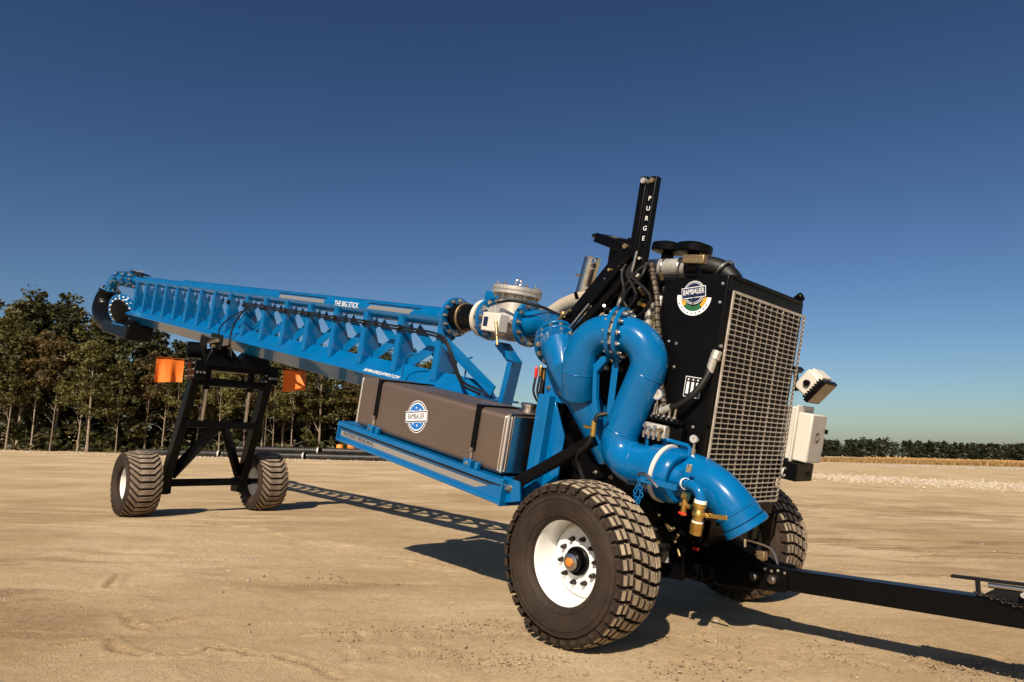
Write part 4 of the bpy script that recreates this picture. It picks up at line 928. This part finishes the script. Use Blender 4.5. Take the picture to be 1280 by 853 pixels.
# air fitting on the discharge pipe
obj('air_fitting', M().cyl((-.335, -1.03, 1.555), (-.325, -1.03, 1.435), .022, None, 12).cyl((-.42, -1.03, 1.495), (-.33, -1.03, 1.50), .014), 'brass', SP)
obj('air_hose', M().tube(spl([(-.325, -1.03, 1.545), (-.31, -1.02, 1.60), (-.26, -.98, 1.625)], 5), .020, 10).tube(spl([(-.327, -1.03, 1.44), (-.36, -1.03, 1.36), (-.46, -1.0, 1.27), (-.48, -.95, 1.18), (-.40, -.9, 1.0)], 6), .020, 10), 'hose', SP)

# ------------------------------------------------------------------ engine
EN = part('engine', M().box2((-1.25, -.34, 1.10), (.02, .34, 2.25)).box2((-1.15, -.26, 2.25), (-.1, .26, 2.62)).box2((-1.0, -.46, 1.45), (-.15, -.30, 1.95)), 'black_matt', bevel=.02)
for k in range(6): obj('head_cover', M().box((-1.05+.18*k, -.02, 2.66), (.15, .40, .10)), 'black', EN, bevel=.015)
for k in range(9): obj('block_rib', M().box((-1.15+.14*k, -.352, 1.30), (.03, .03, .40)), 'black_matt', EN, bevel=.004)
for k in range(6): obj('injector_line', M().tube(spl([(-1.0+.17*k, -.30, 2.60), (-1.0+.17*k, -.40, 2.50), (-.9+.12*k, -.42, 2.20), (-.6, -.44, 1.95)], 5), .009, 6), 'steel' if k % 2 else 'brass_dull', EN)
obj('valve_cover', M().box2((-1.0, -.30, 2.60), (.12, .30, 2.83)), 'black_matt', EN, bevel=.03)
obj('intake_plenum', M().box2((-.80, -.42, 2.55), (-.02, -.28, 2.80)), 'black', EN, bevel=.03)
obj('exhaust_manifold', M().tube(spl([(-1.3, .1, 2.50), (-.9, -.20, 2.45), (-.4, -.24, 2.45), (-.1, -.2, 2.5)], 6), .07, 14), 'rust', EN)
obj('exhaust_wrap', M().tube(spl([(-2.05, .10, 2.40), (-1.85, .10, 2.53), (-1.60, .05, 2.60), (-1.35, .0, 2.62)], 8), .085, 16), 'wrap', EN)
obj('exhaust_stack', M().tube([(-1.66, .12, 2.45), (-1.58, .12, 3.04)], .085, 24).lathe([(0, .085), (.012, .088), (.012, .075), (-.10, .072), (-.10, 0)], (-1.58, .12, 3.04), (.08, 0, .59), 24), 'steel', EN)
obj('stack_clamp', M().box((-1.49, .06, 3.0), (.05, .06, .05)), 'chrome', EN, bevel=.006)
def raincap(a, v, c, R):
    o = obj('air_inlet_cap', M().lathe([(0, .0), (0, R*.45), (.02, R*.95), (.03, R), (.085, R), (.098, R*.93), (.118, R*.5), (.122, 0)], (a, v, c), (.04, 0, 1), 36), 'black', EN)
    obj('inlet_stem', M().cyl((a, v, c-.20), (a, v, c+.02), R*.36), 'black_matt', EN)
raincap(-.36, .02, 3.065, .158); raincap(-.72, .16, 3.10, .16)
obj('air_inlet_cap', M().lathe([(0, .0), (0, .25), (.008, .26), (.035, .26), (.04, .25), (.04, 0)], (-1.28, .12, 3.19), (.12, 0, 1), 40), 'brass_dull', EN)
obj('air_inlet_rim', M().torus((-1.28, .12, 3.215), (.12, 0, 1), .262, .016, 40, 8), 'black', EN); obj('inlet_stem', M().cyl((-1.28, .12, 2.7), (-1.28, .12, 3.19), .08), 'black_matt', EN)
obj('charge_pipe', M().tube([(-.66, -.24, 2.885), (-.22, -.24, 2.905)], .085, 24), 'cast', EN)
obj('charge_pipe', M().tube(arc((-.20, -.18, 2.93), (.13, -.12, 2.97), (.17, -.08, 2.72), 10), .085, 20), 'hose', EN)
for a in (-.44, -.28): obj('hose_clamp', M().torus((a, -.24, 2.893), (1, 0, .05), .087, .010, 28, 8), 'steel', EN)
obj('rubber_sleeve', M().tube([(-.30, -.24, 2.905), (-.14, -.21, 2.92)], .092, 22), 'hose', EN); obj('hose_clamp', M().torus((.06, -.15, 2.90), (1, 0, -.6), .10, .009, 24, 8), 'steel', EN)
obj('fuse_block', M().box((-.10, -.36, 2.955), (.20, .06, .075)), 'brass_dull', EN, bevel=.008)
obj('alternator', M().lathe([(-.09, 0), (-.09, .08), (-.06, .10), (.06, .10), (.09, .08), (.09, 0)], (-.25, -.42, 2.45), (1, 0, 0), 22), 'cast', EN)
obj('filter_canister', M().lathe([(0, .05), (.02, .055), (.22, .055), (.24, .05), (.24, 0)], (-.62, -.52, 2.36), (0, 0, 1), 18), 'cast', EN)
obj('filter_head', M().lathe([(0, .035), (.02, .05), (.05, .05), (.06, .03), (.10, .03), (.11, .045), (.14, .045), (.14, 0)], (-.62, -.52, 2.55), (0, 0, 1), 16), 'brass_dull', EN)
obj('rail_tray', M().box((-.55, -.40, 2.62), (.75, .06, .10)), 'black', EN, bevel=.008)
obj('oil_tank', M().box((-.28, -.50, 2.50), (.10, .10, .24)), 'cast', EN, bevel=.015)
obj('oil_tank', M().box((-.13, -.50, 2.46), (.09, .10, .20)), 'cast', EN, bevel=.015)
obj('turbo_housing', M().lathe([(-.10, .0), (-.10, .07), (-.05, .12), (.05, .12), (.10, .07), (.10, 0)], (-1.0, -.36, 2.44), (.3, -1, .2), 24), 'wrap', EN)
obj('filter_canister', M().lathe([(0, .04), (.02, .05), (.10, .05), (.11, .035), (.15, .035), (.16, .055), (.19, .055), (.20, .03), (.20, 0)], (-.67, -.46, 2.47), (0, 0, 1), 18), 'brass_dull', EN)
for k_, (a_, c_, r_) in enumerate(((-.30, 2.30, .035), (-.22, 2.28, .04), (-.14, 2.30, .032))): obj('filter_canister', M().lathe([(0, 0), (0, r_), (.16, r_), (.18, r_*.6), (.20, r_*.6), (.21, r_*.9), (.25, r_*.9), (.25, 0)], (a_, -.58, c_), (0, 0, 1), 16), ('cast', 'brass_dull', 'offwhite')[k_], EN)
for k in range(34):                                        # small fittings that glint in the dark machinery
    a, v, c = RND.uniform(-1.25, -.12), -.36-RND.random()*.14, RND.uniform(2.30, 2.86); r = RND.uniform(.009, .022)
    d_ = RND.choice([(1, 0, 0), (0, -1, 0), (0, -.6, .8)]); e_ = Vector((a, v, c))+Vector(d_)*RND.uniform(.03, .07)
    obj('fitting', M().cyl((a, v, c), e_, r, r*.8, 8), RND.choice(['bolt', 'brass_dull', 'brass', 'black', 'cast']), EN)
for k in range(14):
    a = RND.uniform(-1.1, -.2); c = RND.uniform(2.25, 2.7)
    obj('engine_hose', M().tube(spl([(a, -.38, c), (a+RND.gauss(0, .12), -.46-RND.random()*.06, c-.15), (a+RND.gauss(0, .2), -.45, c-.4), (a+RND.gauss(0, .2), -.38, c-.75)], 5), RND.uniform(.010, .022), 7), 'hose', EN)

# ------------------------------------------------------------------ radiator
RAD = part('radiator', M().box2((.13, -.66, 1.02), (.40, .66, 2.79)), 'black', bevel=.012)
obj('fan_shroud', M().prism([(-.13, 1.25), (.15, 1.10), (.15, 2.74), (.02, 2.76), (-.13, 2.66)], (0, -.50, 0), (1, 0, 0), (0, 0, 1), (0, 1, 0), .27), 'black', RAD, bevel=.01)
obj('top_hood', M().box2((-.02, -.60, 2.77), (.42, .60, 2.80)), 'black', RAD, bevel=.006)
obj('core', M().box2((.396, -.60, 1.10), (.404, .60, 2.66)), 'black_matt', RAD)
G0, G1, C0, C1 = -.625, .625, 1.085, 2.665
GR = part('grille', M().box2((.432, G0-.012, C0-.012), (.444, G0+.008, C1+.012)).box2((.432, G1-.008, C0-.012), (.444, G1+.012, C1+.012)).box2((.432, G0, C1-.006), (.444, G1, C1+.014)).box2((.432, G0, C0-.014), (.444, G1, C0+.006)), 'grille')
nv_, nh_ = 12, 41
hb = M().box((0, 0, 0), (.008, G1-G0, .0075)).mesh('grille_bar', 0); vb = M().box((0, 0, 0), (.006, .0075, C1-C0)).mesh('grille_bar', 0); vb2 = M().box((0, 0, 0), (.010, .014, C1-C0)).mesh('grille_bar', 0)
for me in (hb, vb, vb2): me.materials.append(MATS['grille'])
for k in range(1, nh_): o = obj('grille_bar', hb, None, GR); o.location = (.445, 0, C0+(C1-C0)*k/nh_)
for k in range(1, nv_): o = obj('grille_bar', vb2 if k in (4, 8) else vb, None, GR); o.location = (.438, G0+(G1-G0)*k/nv_, (C0+C1)/2)
for v_ in (-.55, .55):
    for c_ in (1.2, 2.0, 2.6): obj('standoff', M().cyl((.40, v_, c_), (.434, v_, c_), .014, None, 10), 'black', GR)
obj('rail_bar', M().box((.428, 0, 1.66), (.012, 1.25, .03)), 'black', GR)
# side of the shroud: round badge, plate, hoses, gauges, lever bank
sy = -.6365
def half_ring(r0, r1, t0, t1, m_, y, n=28):
    q = [(r1*math.cos(t0+(t1-t0)*k/n), r1*math.sin(t0+(t1-t0)*k/n)) for k in range(n+1)]+[(r0*math.cos(t1+(t0-t1)*k/n), r0*math.sin(t1+(t0-t1)*k/n)) for k in range(n+1)]
    mm = M(); P = [(.14+a, y, 2.61+b) for a, b in q]; N = len(P)
    F = [(k, k+1, N-2-k, N-1-k) for k in range(n)]
    P2 = [(a, y-.001, c) for a, _, c in P]; mm.add(P2, F); return obj('emblem_arc', mm, m_, RAD)
panel = obj('side_plate', M().prism([(-.14, 1.27), (.128, 1.10), (.395, 1.06), (.395, 2.76), (-.02, 2.75), (-.14, 2.68)], (0, -.664, 0), (1, 0, 0), (0, 0, 1), (0, 1, 0), .008), 'black', RAD, bevel=.002)
sy = -.6695
half_ring(.112, .146, math.pi*.99, math.pi*2.0, 'decal_white', sy); half_ring(.08, .112, math.pi, math.pi*1.25, 'decal_gold', sy); half_ring(.08, .112, math.pi*1.75, math.pi*2, 'decal_gold', sy)
half_ring(.072, .112, math.pi*1.25, math.pi*1.75, 'decal_green', sy-.0005)
for k, (rr, m_) in enumerate(((.090, 'decal_white'), (.085, 'decal_navy'), (.078, 'decal_white'), (.074, 'decal_navy'))): disc((.135, 2.64), rr, m_, RAD, sy-.003-.0012*k)
t_ = .18; ex = (math.cos(t_), 0, math.sin(t_)); ey = (-math.sin(t_), 0, math.cos(t_))
for hw, hh, m_, q in ((.102, .042, 'decal_white', 0), (.098, .037, 'decal_navy', 1)): obj('emblem_banner', M().prism([(-hw, -hh), (hw, -hh), (hw, hh), (-hw, hh)], (.135, sy-.009-.001*q, 2.64), ex, ey, (0, 1, 0), .001), m_, RAD)
o = obj('lettering', text_mesh('BAMBAUER', .052, 'decal_white'), None, RAD); put(o, Vector((.135, sy-.0115, 2.645)), ex, ey, (0, -1, 0)); o.scale = (.68, 1.15, 1)
for k in range(9):
    t = math.pi*(1.15+.7*k/8); disc((.14+.129*math.cos(t), 2.61+.129*math.sin(t)), .006, 'decal_black', RAD, sy-.003, 'emblem_dot', 8)
obj('emblem_needle', M().box((.145, sy-.0135, 2.585), (.007, .001, .10)), 'decal_black', RAD)
# warning plate with three white symbols
wp = [(.165, 1.975, .19, .13)]
obj('warning_plate', M().box((.245, -.669, 1.93), (.135, .003, .155)), 'decal_white', RAD); obj('warning_face', M().box((.245, -.6705, 1.93), (.126, .002, .146)), 'decal_black', RAD)
for k in range(3):
    obj('warning_symbol', M().box((.205+.04*k, -.6722, 1.922), (.021, .001, .09)), 'decal_white', RAD); disc((.205+.04*k, 1.986), .007, 'decal_white', RAD, -.6722, 'warning_symbol', 10)
obj('coolant_hose', M().tube(spl([(.38, -.70, 2.10), (.375, -.72, 2.02), (.33, -.76, 1.90), (.24, -.78, 1.80), (.12, -.78, 1.735)], 7), .024, 12), 'hose', RAD)
obj('hose_end', M().tube([(.40, -.69, 2.20), (.38, -.70, 2.06)], .030, 12).cyl((.41, -.68, 2.22), (.40, -.69, 2.16), .036, None, 8), 'cast', RAD); obj('hose_end', M().cyl((.16, -.78, 1.757), (.08, -.78, 1.715), .028, None, 12), 'cast', RAD)
for k in range(3): bolt(RAD, (.42, -.662, 2.16+.05*k), (0, -1, 0), .010)
for (a, c) in ((.36, 2.72), (.36, 2.58), (-.02, 2.25), (.05, 2.24), (.22, 1.56), (.36, 1.3), (.30, 1.64), (.0, 2.05), (.06, 2.06)): bolt(RAD, (a, -.668, c), (0, -1, 0), .009, .006)
obj('braided_hose', M().tube(spl([(-.34, -.60, 2.86), (-.26, -.66, 2.74), (-.17, -.70, 2.58), (-.12, -.72, 2.40), (-.06, -.72, 2.20), (.0, -.73, 1.95), (.06, -.74, 1.80), (.09, -.74, 1.70)], 7), .022, 10), 'braid', RAD)
for k in range(26):
    P_ = spl([(-.34, -.60, 2.86), (-.26, -.66, 2.74), (-.17, -.70, 2.58), (-.12, -.72, 2.40), (-.06, -.72, 2.20), (.0, -.73, 1.95), (.06, -.74, 1.80), (.09, -.74, 1.70)], 7)
    q = P_[min(len(P_)-2, 1+int(k*1.85))]; obj('hose_wrap', M().torus(q, (.25, 0, -1), .022, .0055, 12, 6), 'hose', RAD)
def gauge(a, v, c, r):
    obj('gauge', M().lathe([(0, 0), (0, r), (.03, r), (.035, r*.92), (.035, 0)], (a, v, c), (.25, -1, .1), 24), 'chrome', RAD)
    obj('gauge_face', M().lathe([(.0355, 0), (.0365, r*.8), (.037, 0)], (a, v, c), (.25, -1, .1), 24), 'dial_grey_door_shade', RAD)
    obj('gauge_needle', M().bar((a+.010, v-.040, c), (a+.018, v-.040, c+r*.6), .003, .002), 'decal_black', RAD)
    obj('gauge_stem', M().cyl((a, v, c-r), (a, v, c-r-.06), .012).cyl((a, v, c-r-.04), (a, v, c-r-.10), .020, None, 6), 'bolt', RAD)
gauge(.01, -.74, 1.83, .046); gauge(.36, -.72, 1.56, .032)
obj('valve_bank', M().box((.12, -.74, 1.66), (.26, .12, .035)).box((.21, -.70, 1.55), (.10, .10, .14)), 'black', RAD, bevel=.006)
obj('valve_body', M().box((.06, -.76, 1.565), (.19, .09, .10)), 'cast', RAD, bevel=.01)
for k in range(5):
    a = .015+.045*k
    obj('valve_lever', M().cyl((a, -.77, 1.645), (a, -.77, 1.69), .017, None, 8).cyl((a, -.77, 1.69), (a+.008, -.775, 1.765), .010).cyl((a, -.77, 1.66), (a, -.80, 1.67), .010), 'bolt', RAD)
for k in range(4): obj('valve_port', M().cyl((-.005+.045*k, -.80, 1.585-.012*(k % 2)), (-.005+.045*k, -.84, 1.590-.012*(k % 2)), .017, None, 8).cyl((-.005+.045*k, -.83, 1.50), (-.005+.045*k, -.835, 1.55), .012, None, 8), 'brass_dull' if k == 3 else 'bolt', RAD)
obj('lamp_socket', M().lathe([(-.03, 0), (-.03, .03), (.02, .04), (.03, .035), (.04, .0)], (.38, .60, 2.83), (.5, 0, .3), 16), 'black', RAD); obj('lamp_socket_base', M().box((.36, .60, 2.81), (.05, .04, .05)), 'black_matt', RAD)
obj('bolt_tip', M().lathe([(0, .012), (.10, .002), (.10, 0)], (.20, -.10, 2.80), (0, 0, 1), 10), 'blue', RAD)
obj('skid', M().box((.42, 0, 1.02), (.06, 1.1, .09)), 'black', RAD, bevel=.006)

# ------------------------------------------------------------------ purge mast and arm
MA = part('purge_mast', M().box2((-.455, -.66, 2.45), (-.382, -.59, 3.585)), 'black', bevel=.008)
obj('mast_tube', M().box2((-.570, -.63, 2.45), (-.502, -.57, 3.60)), 'black', MA, bevel=.008)
obj('mast_tube', M().box2((-.502, -.61, 2.45), (-.455, -.58, 3.50)), 'black_matt', MA)
obj('mast_cap', M().cyl((-.418, -.661, 3.545), (-.418, -.68, 3.545), .022, None, 14), 'brass_dull', MA); obj('mast_cap', M().cyl((-.52, -.60, 3.555), (-.52, -.66, 3.555), .024, None, 14), 'cast', MA)
for k, ch_ in enumerate('PURGE'): put(obj('lettering', text_mesh(ch_, .054, 'decal_white'), None, MA), Vector((-.418, -.6612, 3.395-.083*k)), (1, 0, 0), (0, 0, 1), (0, -1, 0))
obj('hydraulic_arm', M().bar((-.56, -.58, 3.06), (-1.22, -.60, 2.20), .10, .085), 'black', MA, bevel=.008)
obj('arm_cylinder', M().tube([(-.52, -.66, 2.93), (-.86, -.67, 2.50)], .042, 16), 'black', MA)
obj('arm_rod', M().tube([(-.86, -.67, 2.50), (-1.13, -.67, 2.155)], .018, 12), 'steel', MA)
obj('arm_cylinder', M().tube([(-.50, -.60, 2.83), (-1.16, -.66, 2.02)], .048, 16), 'black', MA)
obj('mast_rod', M().tube([(-.44, -.69, 2.95), (-.47, -.69, 2.68)], .013, 10), 'steel', MA)
obj('mast_cross', M().bar((-1.04, -.50, 3.11), (-.60, -.56, 2.985), .07, .085), 'black', MA, bevel=.006)
obj('pivot_pin', M().cyl((-.60, -.66, 3.0), (-.60, -.50, 3.0), .022), 'brass_dull', MA); obj('pivot_pin', M().cyl((-1.17, -.70, 2.15), (-1.17, -.52, 2.15), .03), 'brass_dull', MA)
obj('mast_foot', M().prism([(-.72, 2.30), (-.28, 2.30), (-.30, 2.72), (-.42, 2.86), (-.62, 2.86), (-.72, 2.6)], (0, -.54, 0), (1, 0, 0), (0, 0, 1), (0, 1, 0), .04), 'black', MA, bevel=.006)
obj('mast_stay', M().bar((-.52, -.52, 2.50), (-.45, -.40, 1.60), .08, .08), 'black', MA, bevel=.006)
for k in range(16):
    a, c = RND.uniform(-.74, -.30), RND.uniform(2.45, 2.90)
    obj('fitting', M().cyl((a, -.64, c), (a+RND.gauss(0, .02), -.70, c+RND.gauss(0, .02)), RND.uniform(.010, .020), None, 8), RND.choice(['bolt', 'brass', 'brass_dull', 'black', 'cast']), MA)
for k in range(5):
    a = RND.uniform(-.6, -.3); obj('mast_hose', M().tube(spl([(a, -.66, 2.86), (a+RND.gauss(0, .06), -.71, 2.75), (a+RND.gauss(0, .1), -.70, 2.55), (a+RND.gauss(0, .12), -.60, 2.3)], 5), .013, 7), 'hose', MA)

# ------------------------------------------------------------------ far-side control box, work lamp, bracket
EB = part('control_box', M().box2((.28, .72, 1.44), (.46, 1.02, 1.90)), 'offwhite', bevel=.012)
obj('box_rim', M().box2((.455, .70, 1.425), (.475, 1.04, 1.915)), 'offwhite', EB, bevel=.006)
obj('door', M().box2((.475, .715, 1.44), (.60, 1.025, 1.86)), 'offwhite', EB, bevel=.012)
obj('door_shade', M().box2((.598, .725, 1.45), (.606, 1.015, 1.85)), 'dial_grey_door_shade', EB, bevel=.003)  # darker copy of the offwhite: the door's shading put into its colour
obj('latch', M().box((.61, 1.02, 1.72), (.03, .03, .04)), 'black', EB, bevel=.004); obj('latch', M().box((.61, 1.02, 1.52), (.03, .03, .04)), 'black', EB, bevel=.004)
pr = [(.045*math.cos(2*math.pi*k/24), .045*math.sin(2*math.pi*k/24)) for k in range(24)]
obj('emblem_disc', M().prism(pr, (.6075, .86, 1.66), (0, 1, 0), (0, 0, 1), (1, 0, 0), .001), 'decal_navy', EB); obj('emblem_banner', M().prism([(-.06, -.022), (.06, -.022), (.06, .022), (-.06, .022)], (.6085, .86, 1.66), (0, .95, .3), (0, -.3, .95), (1, 0, 0), .001), 'decal_grey', EB)
WL = part('work_lamp', M().box((0, 0, 0), (.16, .24, .20)), 'offwhite', bevel=.015); RWL = Matrix.Rotation(TH+.62, 4, 'Y')
WL.location = Vector(Matrix.Rotation(TH, 3, 'Y') @ Vector((.50, .86, 2.115))); WL.rotation_euler = (0, TH+.62, 0)
obj('lamp_back', M().box((.0, 0, .11), (.12, .20, .03)), 'offwhite', WL, bevel=.006)
obj('lamp_bezel', M().box((.095, 0, -.005), (.04, .27, .24)), 'black', WL, bevel=.006)
for k in range(8): obj('cooling_fin', M().box((.068, -.132, -.10+.028*k), (.03, .02, .012)), 'black', WL)
obj('lamp_glass', M().box((.117, 0, -.005), (.006, .24, .21)), 'glass_lamp', WL); obj('lamp_knob', M().cyl((0, -.12, .0), (0, -.145, .0), .028, None, 16), 'black', WL)
obj('lamp_bracket', M().bar((-.06, .0, -.14), (-.18, -.02, -.02), .05, .03), 'black', WL)
obj('lamp_arm', M().bar((-.14, -.20, .02), (-.16, 0, .02), .04, .04), 'black', WL)
BP = part('box_bracket', M().box2((.24, .66, 1.27), (.56, 1.0, 1.425)), 'black', bevel=.006); obj('bracket_arm', M().box2((.2, .5, 1.30), (.34, .70, 1.38)), 'black', BP)
for k in range(3): obj('bracket_slot', M().box((.562, .86+.04*k, 1.33), (.003, .022, .05)), 'black_matt', BP)
obj('hook', M().torus((.46, .64, 1.33), (1, 0, 0), .035, .010, 16, 6), 'cast', BP)

# ------------------------------------------------------------------ front axle, turntable and drawbar (level)
AX = part('front_axle', M().bar((0, -1.1, .574), (0, 1.1, .574), .14, .15), 'black', bevel=.01, level=True)
obj('turntable', M().lathe([(0, 0), (0, .42), (.03, .44), (.06, .44), (.06, .38), (.11, .38), (.11, 0)], (0, 0, .68), (0, 0, 1), 36), 'black', AX)
obj('riser', M().prism([(-.62, .78), (.56, .78), (.40, .98), (-.62, 1.10)], (-.05, 0, 0), (1, 0, 0), (0, 0, 1), (0, 1, 0), .8), 'black', AX, bevel=.008)
for sg in (-1, 1):
    obj('spring_pack', M().box((0, sg*.62, .665), (.70, .08, .03)).box((0, sg*.62, .695), (.50, .08, .03)).box((0, sg*.62, .725), (.32, .08, .03)), 'black_matt', AX, bevel=.004)
    obj('brake_drum', M().cyl((0, sg*.93, .574), (0, sg*1.13, .574), .22, None, 32), 'black_matt', AX)
    obj('brake_chamber', M().lathe([(0, 0), (0, .07), (.05, .085), (.12, .085), (.15, .05), (.15, 0)], (.16, sg*.72, .60), (1, 0, .1), 20), 'black', AX)
    for k in range(3): obj('brake_hose', M().tube(spl([(.15, sg*.7, .7), (.22, sg*.6, .85+.05*k), (.2, sg*.45, .95), (.05, sg*.3, 1.0)], 5), .013, 7), 'hose', AX)
for k in range(26):
    a, v, c = RND.uniform(.16, .42), RND.uniform(-.78, .1), RND.uniform(.62, .98)
    obj('fitting', M().cyl((a, v, c), (a+RND.uniform(.02, .05), v-.02, c+RND.gauss(0, .02)), RND.uniform(.010, .018), None, 8), RND.choice(['bolt', 'rust', 'brass_dull', 'black', 'black', 'red']), AX)
obj('front_bulkhead', M().box((.20, -.18, .80), (.06, 1.0, .40)), 'black_matt', AX, bevel=.008)
DB = part('drawbar', M().bar((.75, 0, .455), (3.6, 0, .47), .15, .150), 'black', bevel=.010, level=True)
sp_ = [(-.10, .40), (.30, .34), (1.02, .372), (1.02, .548), (.86, .56), (.62, .66), (.30, .80), (-.10, .80)]
for sg in (-1, 1): obj('hitch_plate', M().prism(sp_, (0, sg*.088, 0), (1, 0, 0), (0, 0, 1), (0, 1, 0), .022), 'black', DB, bevel=.004)
for s_ in (.78, .92):
    obj('hitch_pin', M().cyl((s_, -.10, .455), (s_, -.128, .455), .034, None, 20).cyl((s_, -.126, .455), (s_, -.14, .455), .018, None, 6), 'chrome', DB)
for s_, h_ in ((.35, .50), (.38, .47), (.40, .45)): obj('grease_fitting', M().cyl((s_, -.10, h_), (s_+.01, -.13, h_-.01), .014, None, 8), 'bolt', DB)
obj('cross_tube', M().bar((.42, -.34, .46), (.42, .34, .46), .10, .12), 'black', DB, bevel=.008)
obj('inner_plate', M().box((.12, -.34, .55), (.40, .03, .34)), 'black', DB, bevel=.006)
obj('inner_strip', M().box((.16, -.362, .60), (.06, .012, .20)), 'cast', DB); bolt(DB, (.15, -.37, .68), (0, -1, 0), .012)
obj('air_line', M().tube(spl([(.45, -.05, .80), (.62, -.06, .72), (.75, -.05, .70), (.88, -.03, .66), (.93, -.03, .55)], 6), .009, 7), 'steel', DB)  # steel arc standing in for the far rim's lit inner edge
obj('air_line', M().tube(spl([(.5, -.06, .74), (.7, -.08, .64), (.78, -.06, .60)], 6), .007, 7), 'hose', DB); obj('gland', M().box((.80, -.02, .60), (.07, .06, .07)), 'brass_dull', DB, bevel=.006); obj('lubricator', M().cyl((.70, -.09, .66), (.70, -.09, .72), .013, None, 8), 'chrome', DB)
for k in range(4): bolt(DB, (.86+.05*k, -.10, .52-.01*(k % 2)), (0, -1, 0), .008, .004)
# tools strapped to the drawbar
obj('pry_bar', M().bar((2.06, -.02, .635), (3.5, -.02, .650), .05, .016), 'black_matt', DB)
obj('bar_foot', M().box((2.20, -.02, .585), (.016, .06, .10)), 'black_matt', DB)
obj('jack_plate', M().prism([(2.20, .53), (3.3, .53), (3.3, .60), (2.30, .60)], (0, 0, 0), (1, 0, 0), (0, 0, 1), (0, 1, 0), .10), 'black_matt', DB, bevel=.004)
obj('jack_cylinder', M().cyl((2.26, -.045, .612), (2.48, -.045, .612), .016, None, 14), 'steel', DB); obj('jack_barrel', M().cyl((2.48, -.045, .622), (2.9, -.045, .622), .030, None, 14), 'black', DB)
obj('jack_pin', M().cyl((2.44, -.02, .585), (2.44, -.09, .585), .015, None, 10), 'cast', DB); obj('jack_knob', M().cyl((2.62, -.03, .60), (2.62, -.10, .60), .024, None, 12), 'brass_dull', DB)
for k in range(30): obj('safety_chain', M().torus((2.20+.028*k, -.085-.002*k, .565-.0055*k), (0, 1, 0) if k % 2 else (0, 0, 1), .011, .0036, 10, 5), 'bolt_dark', DB)
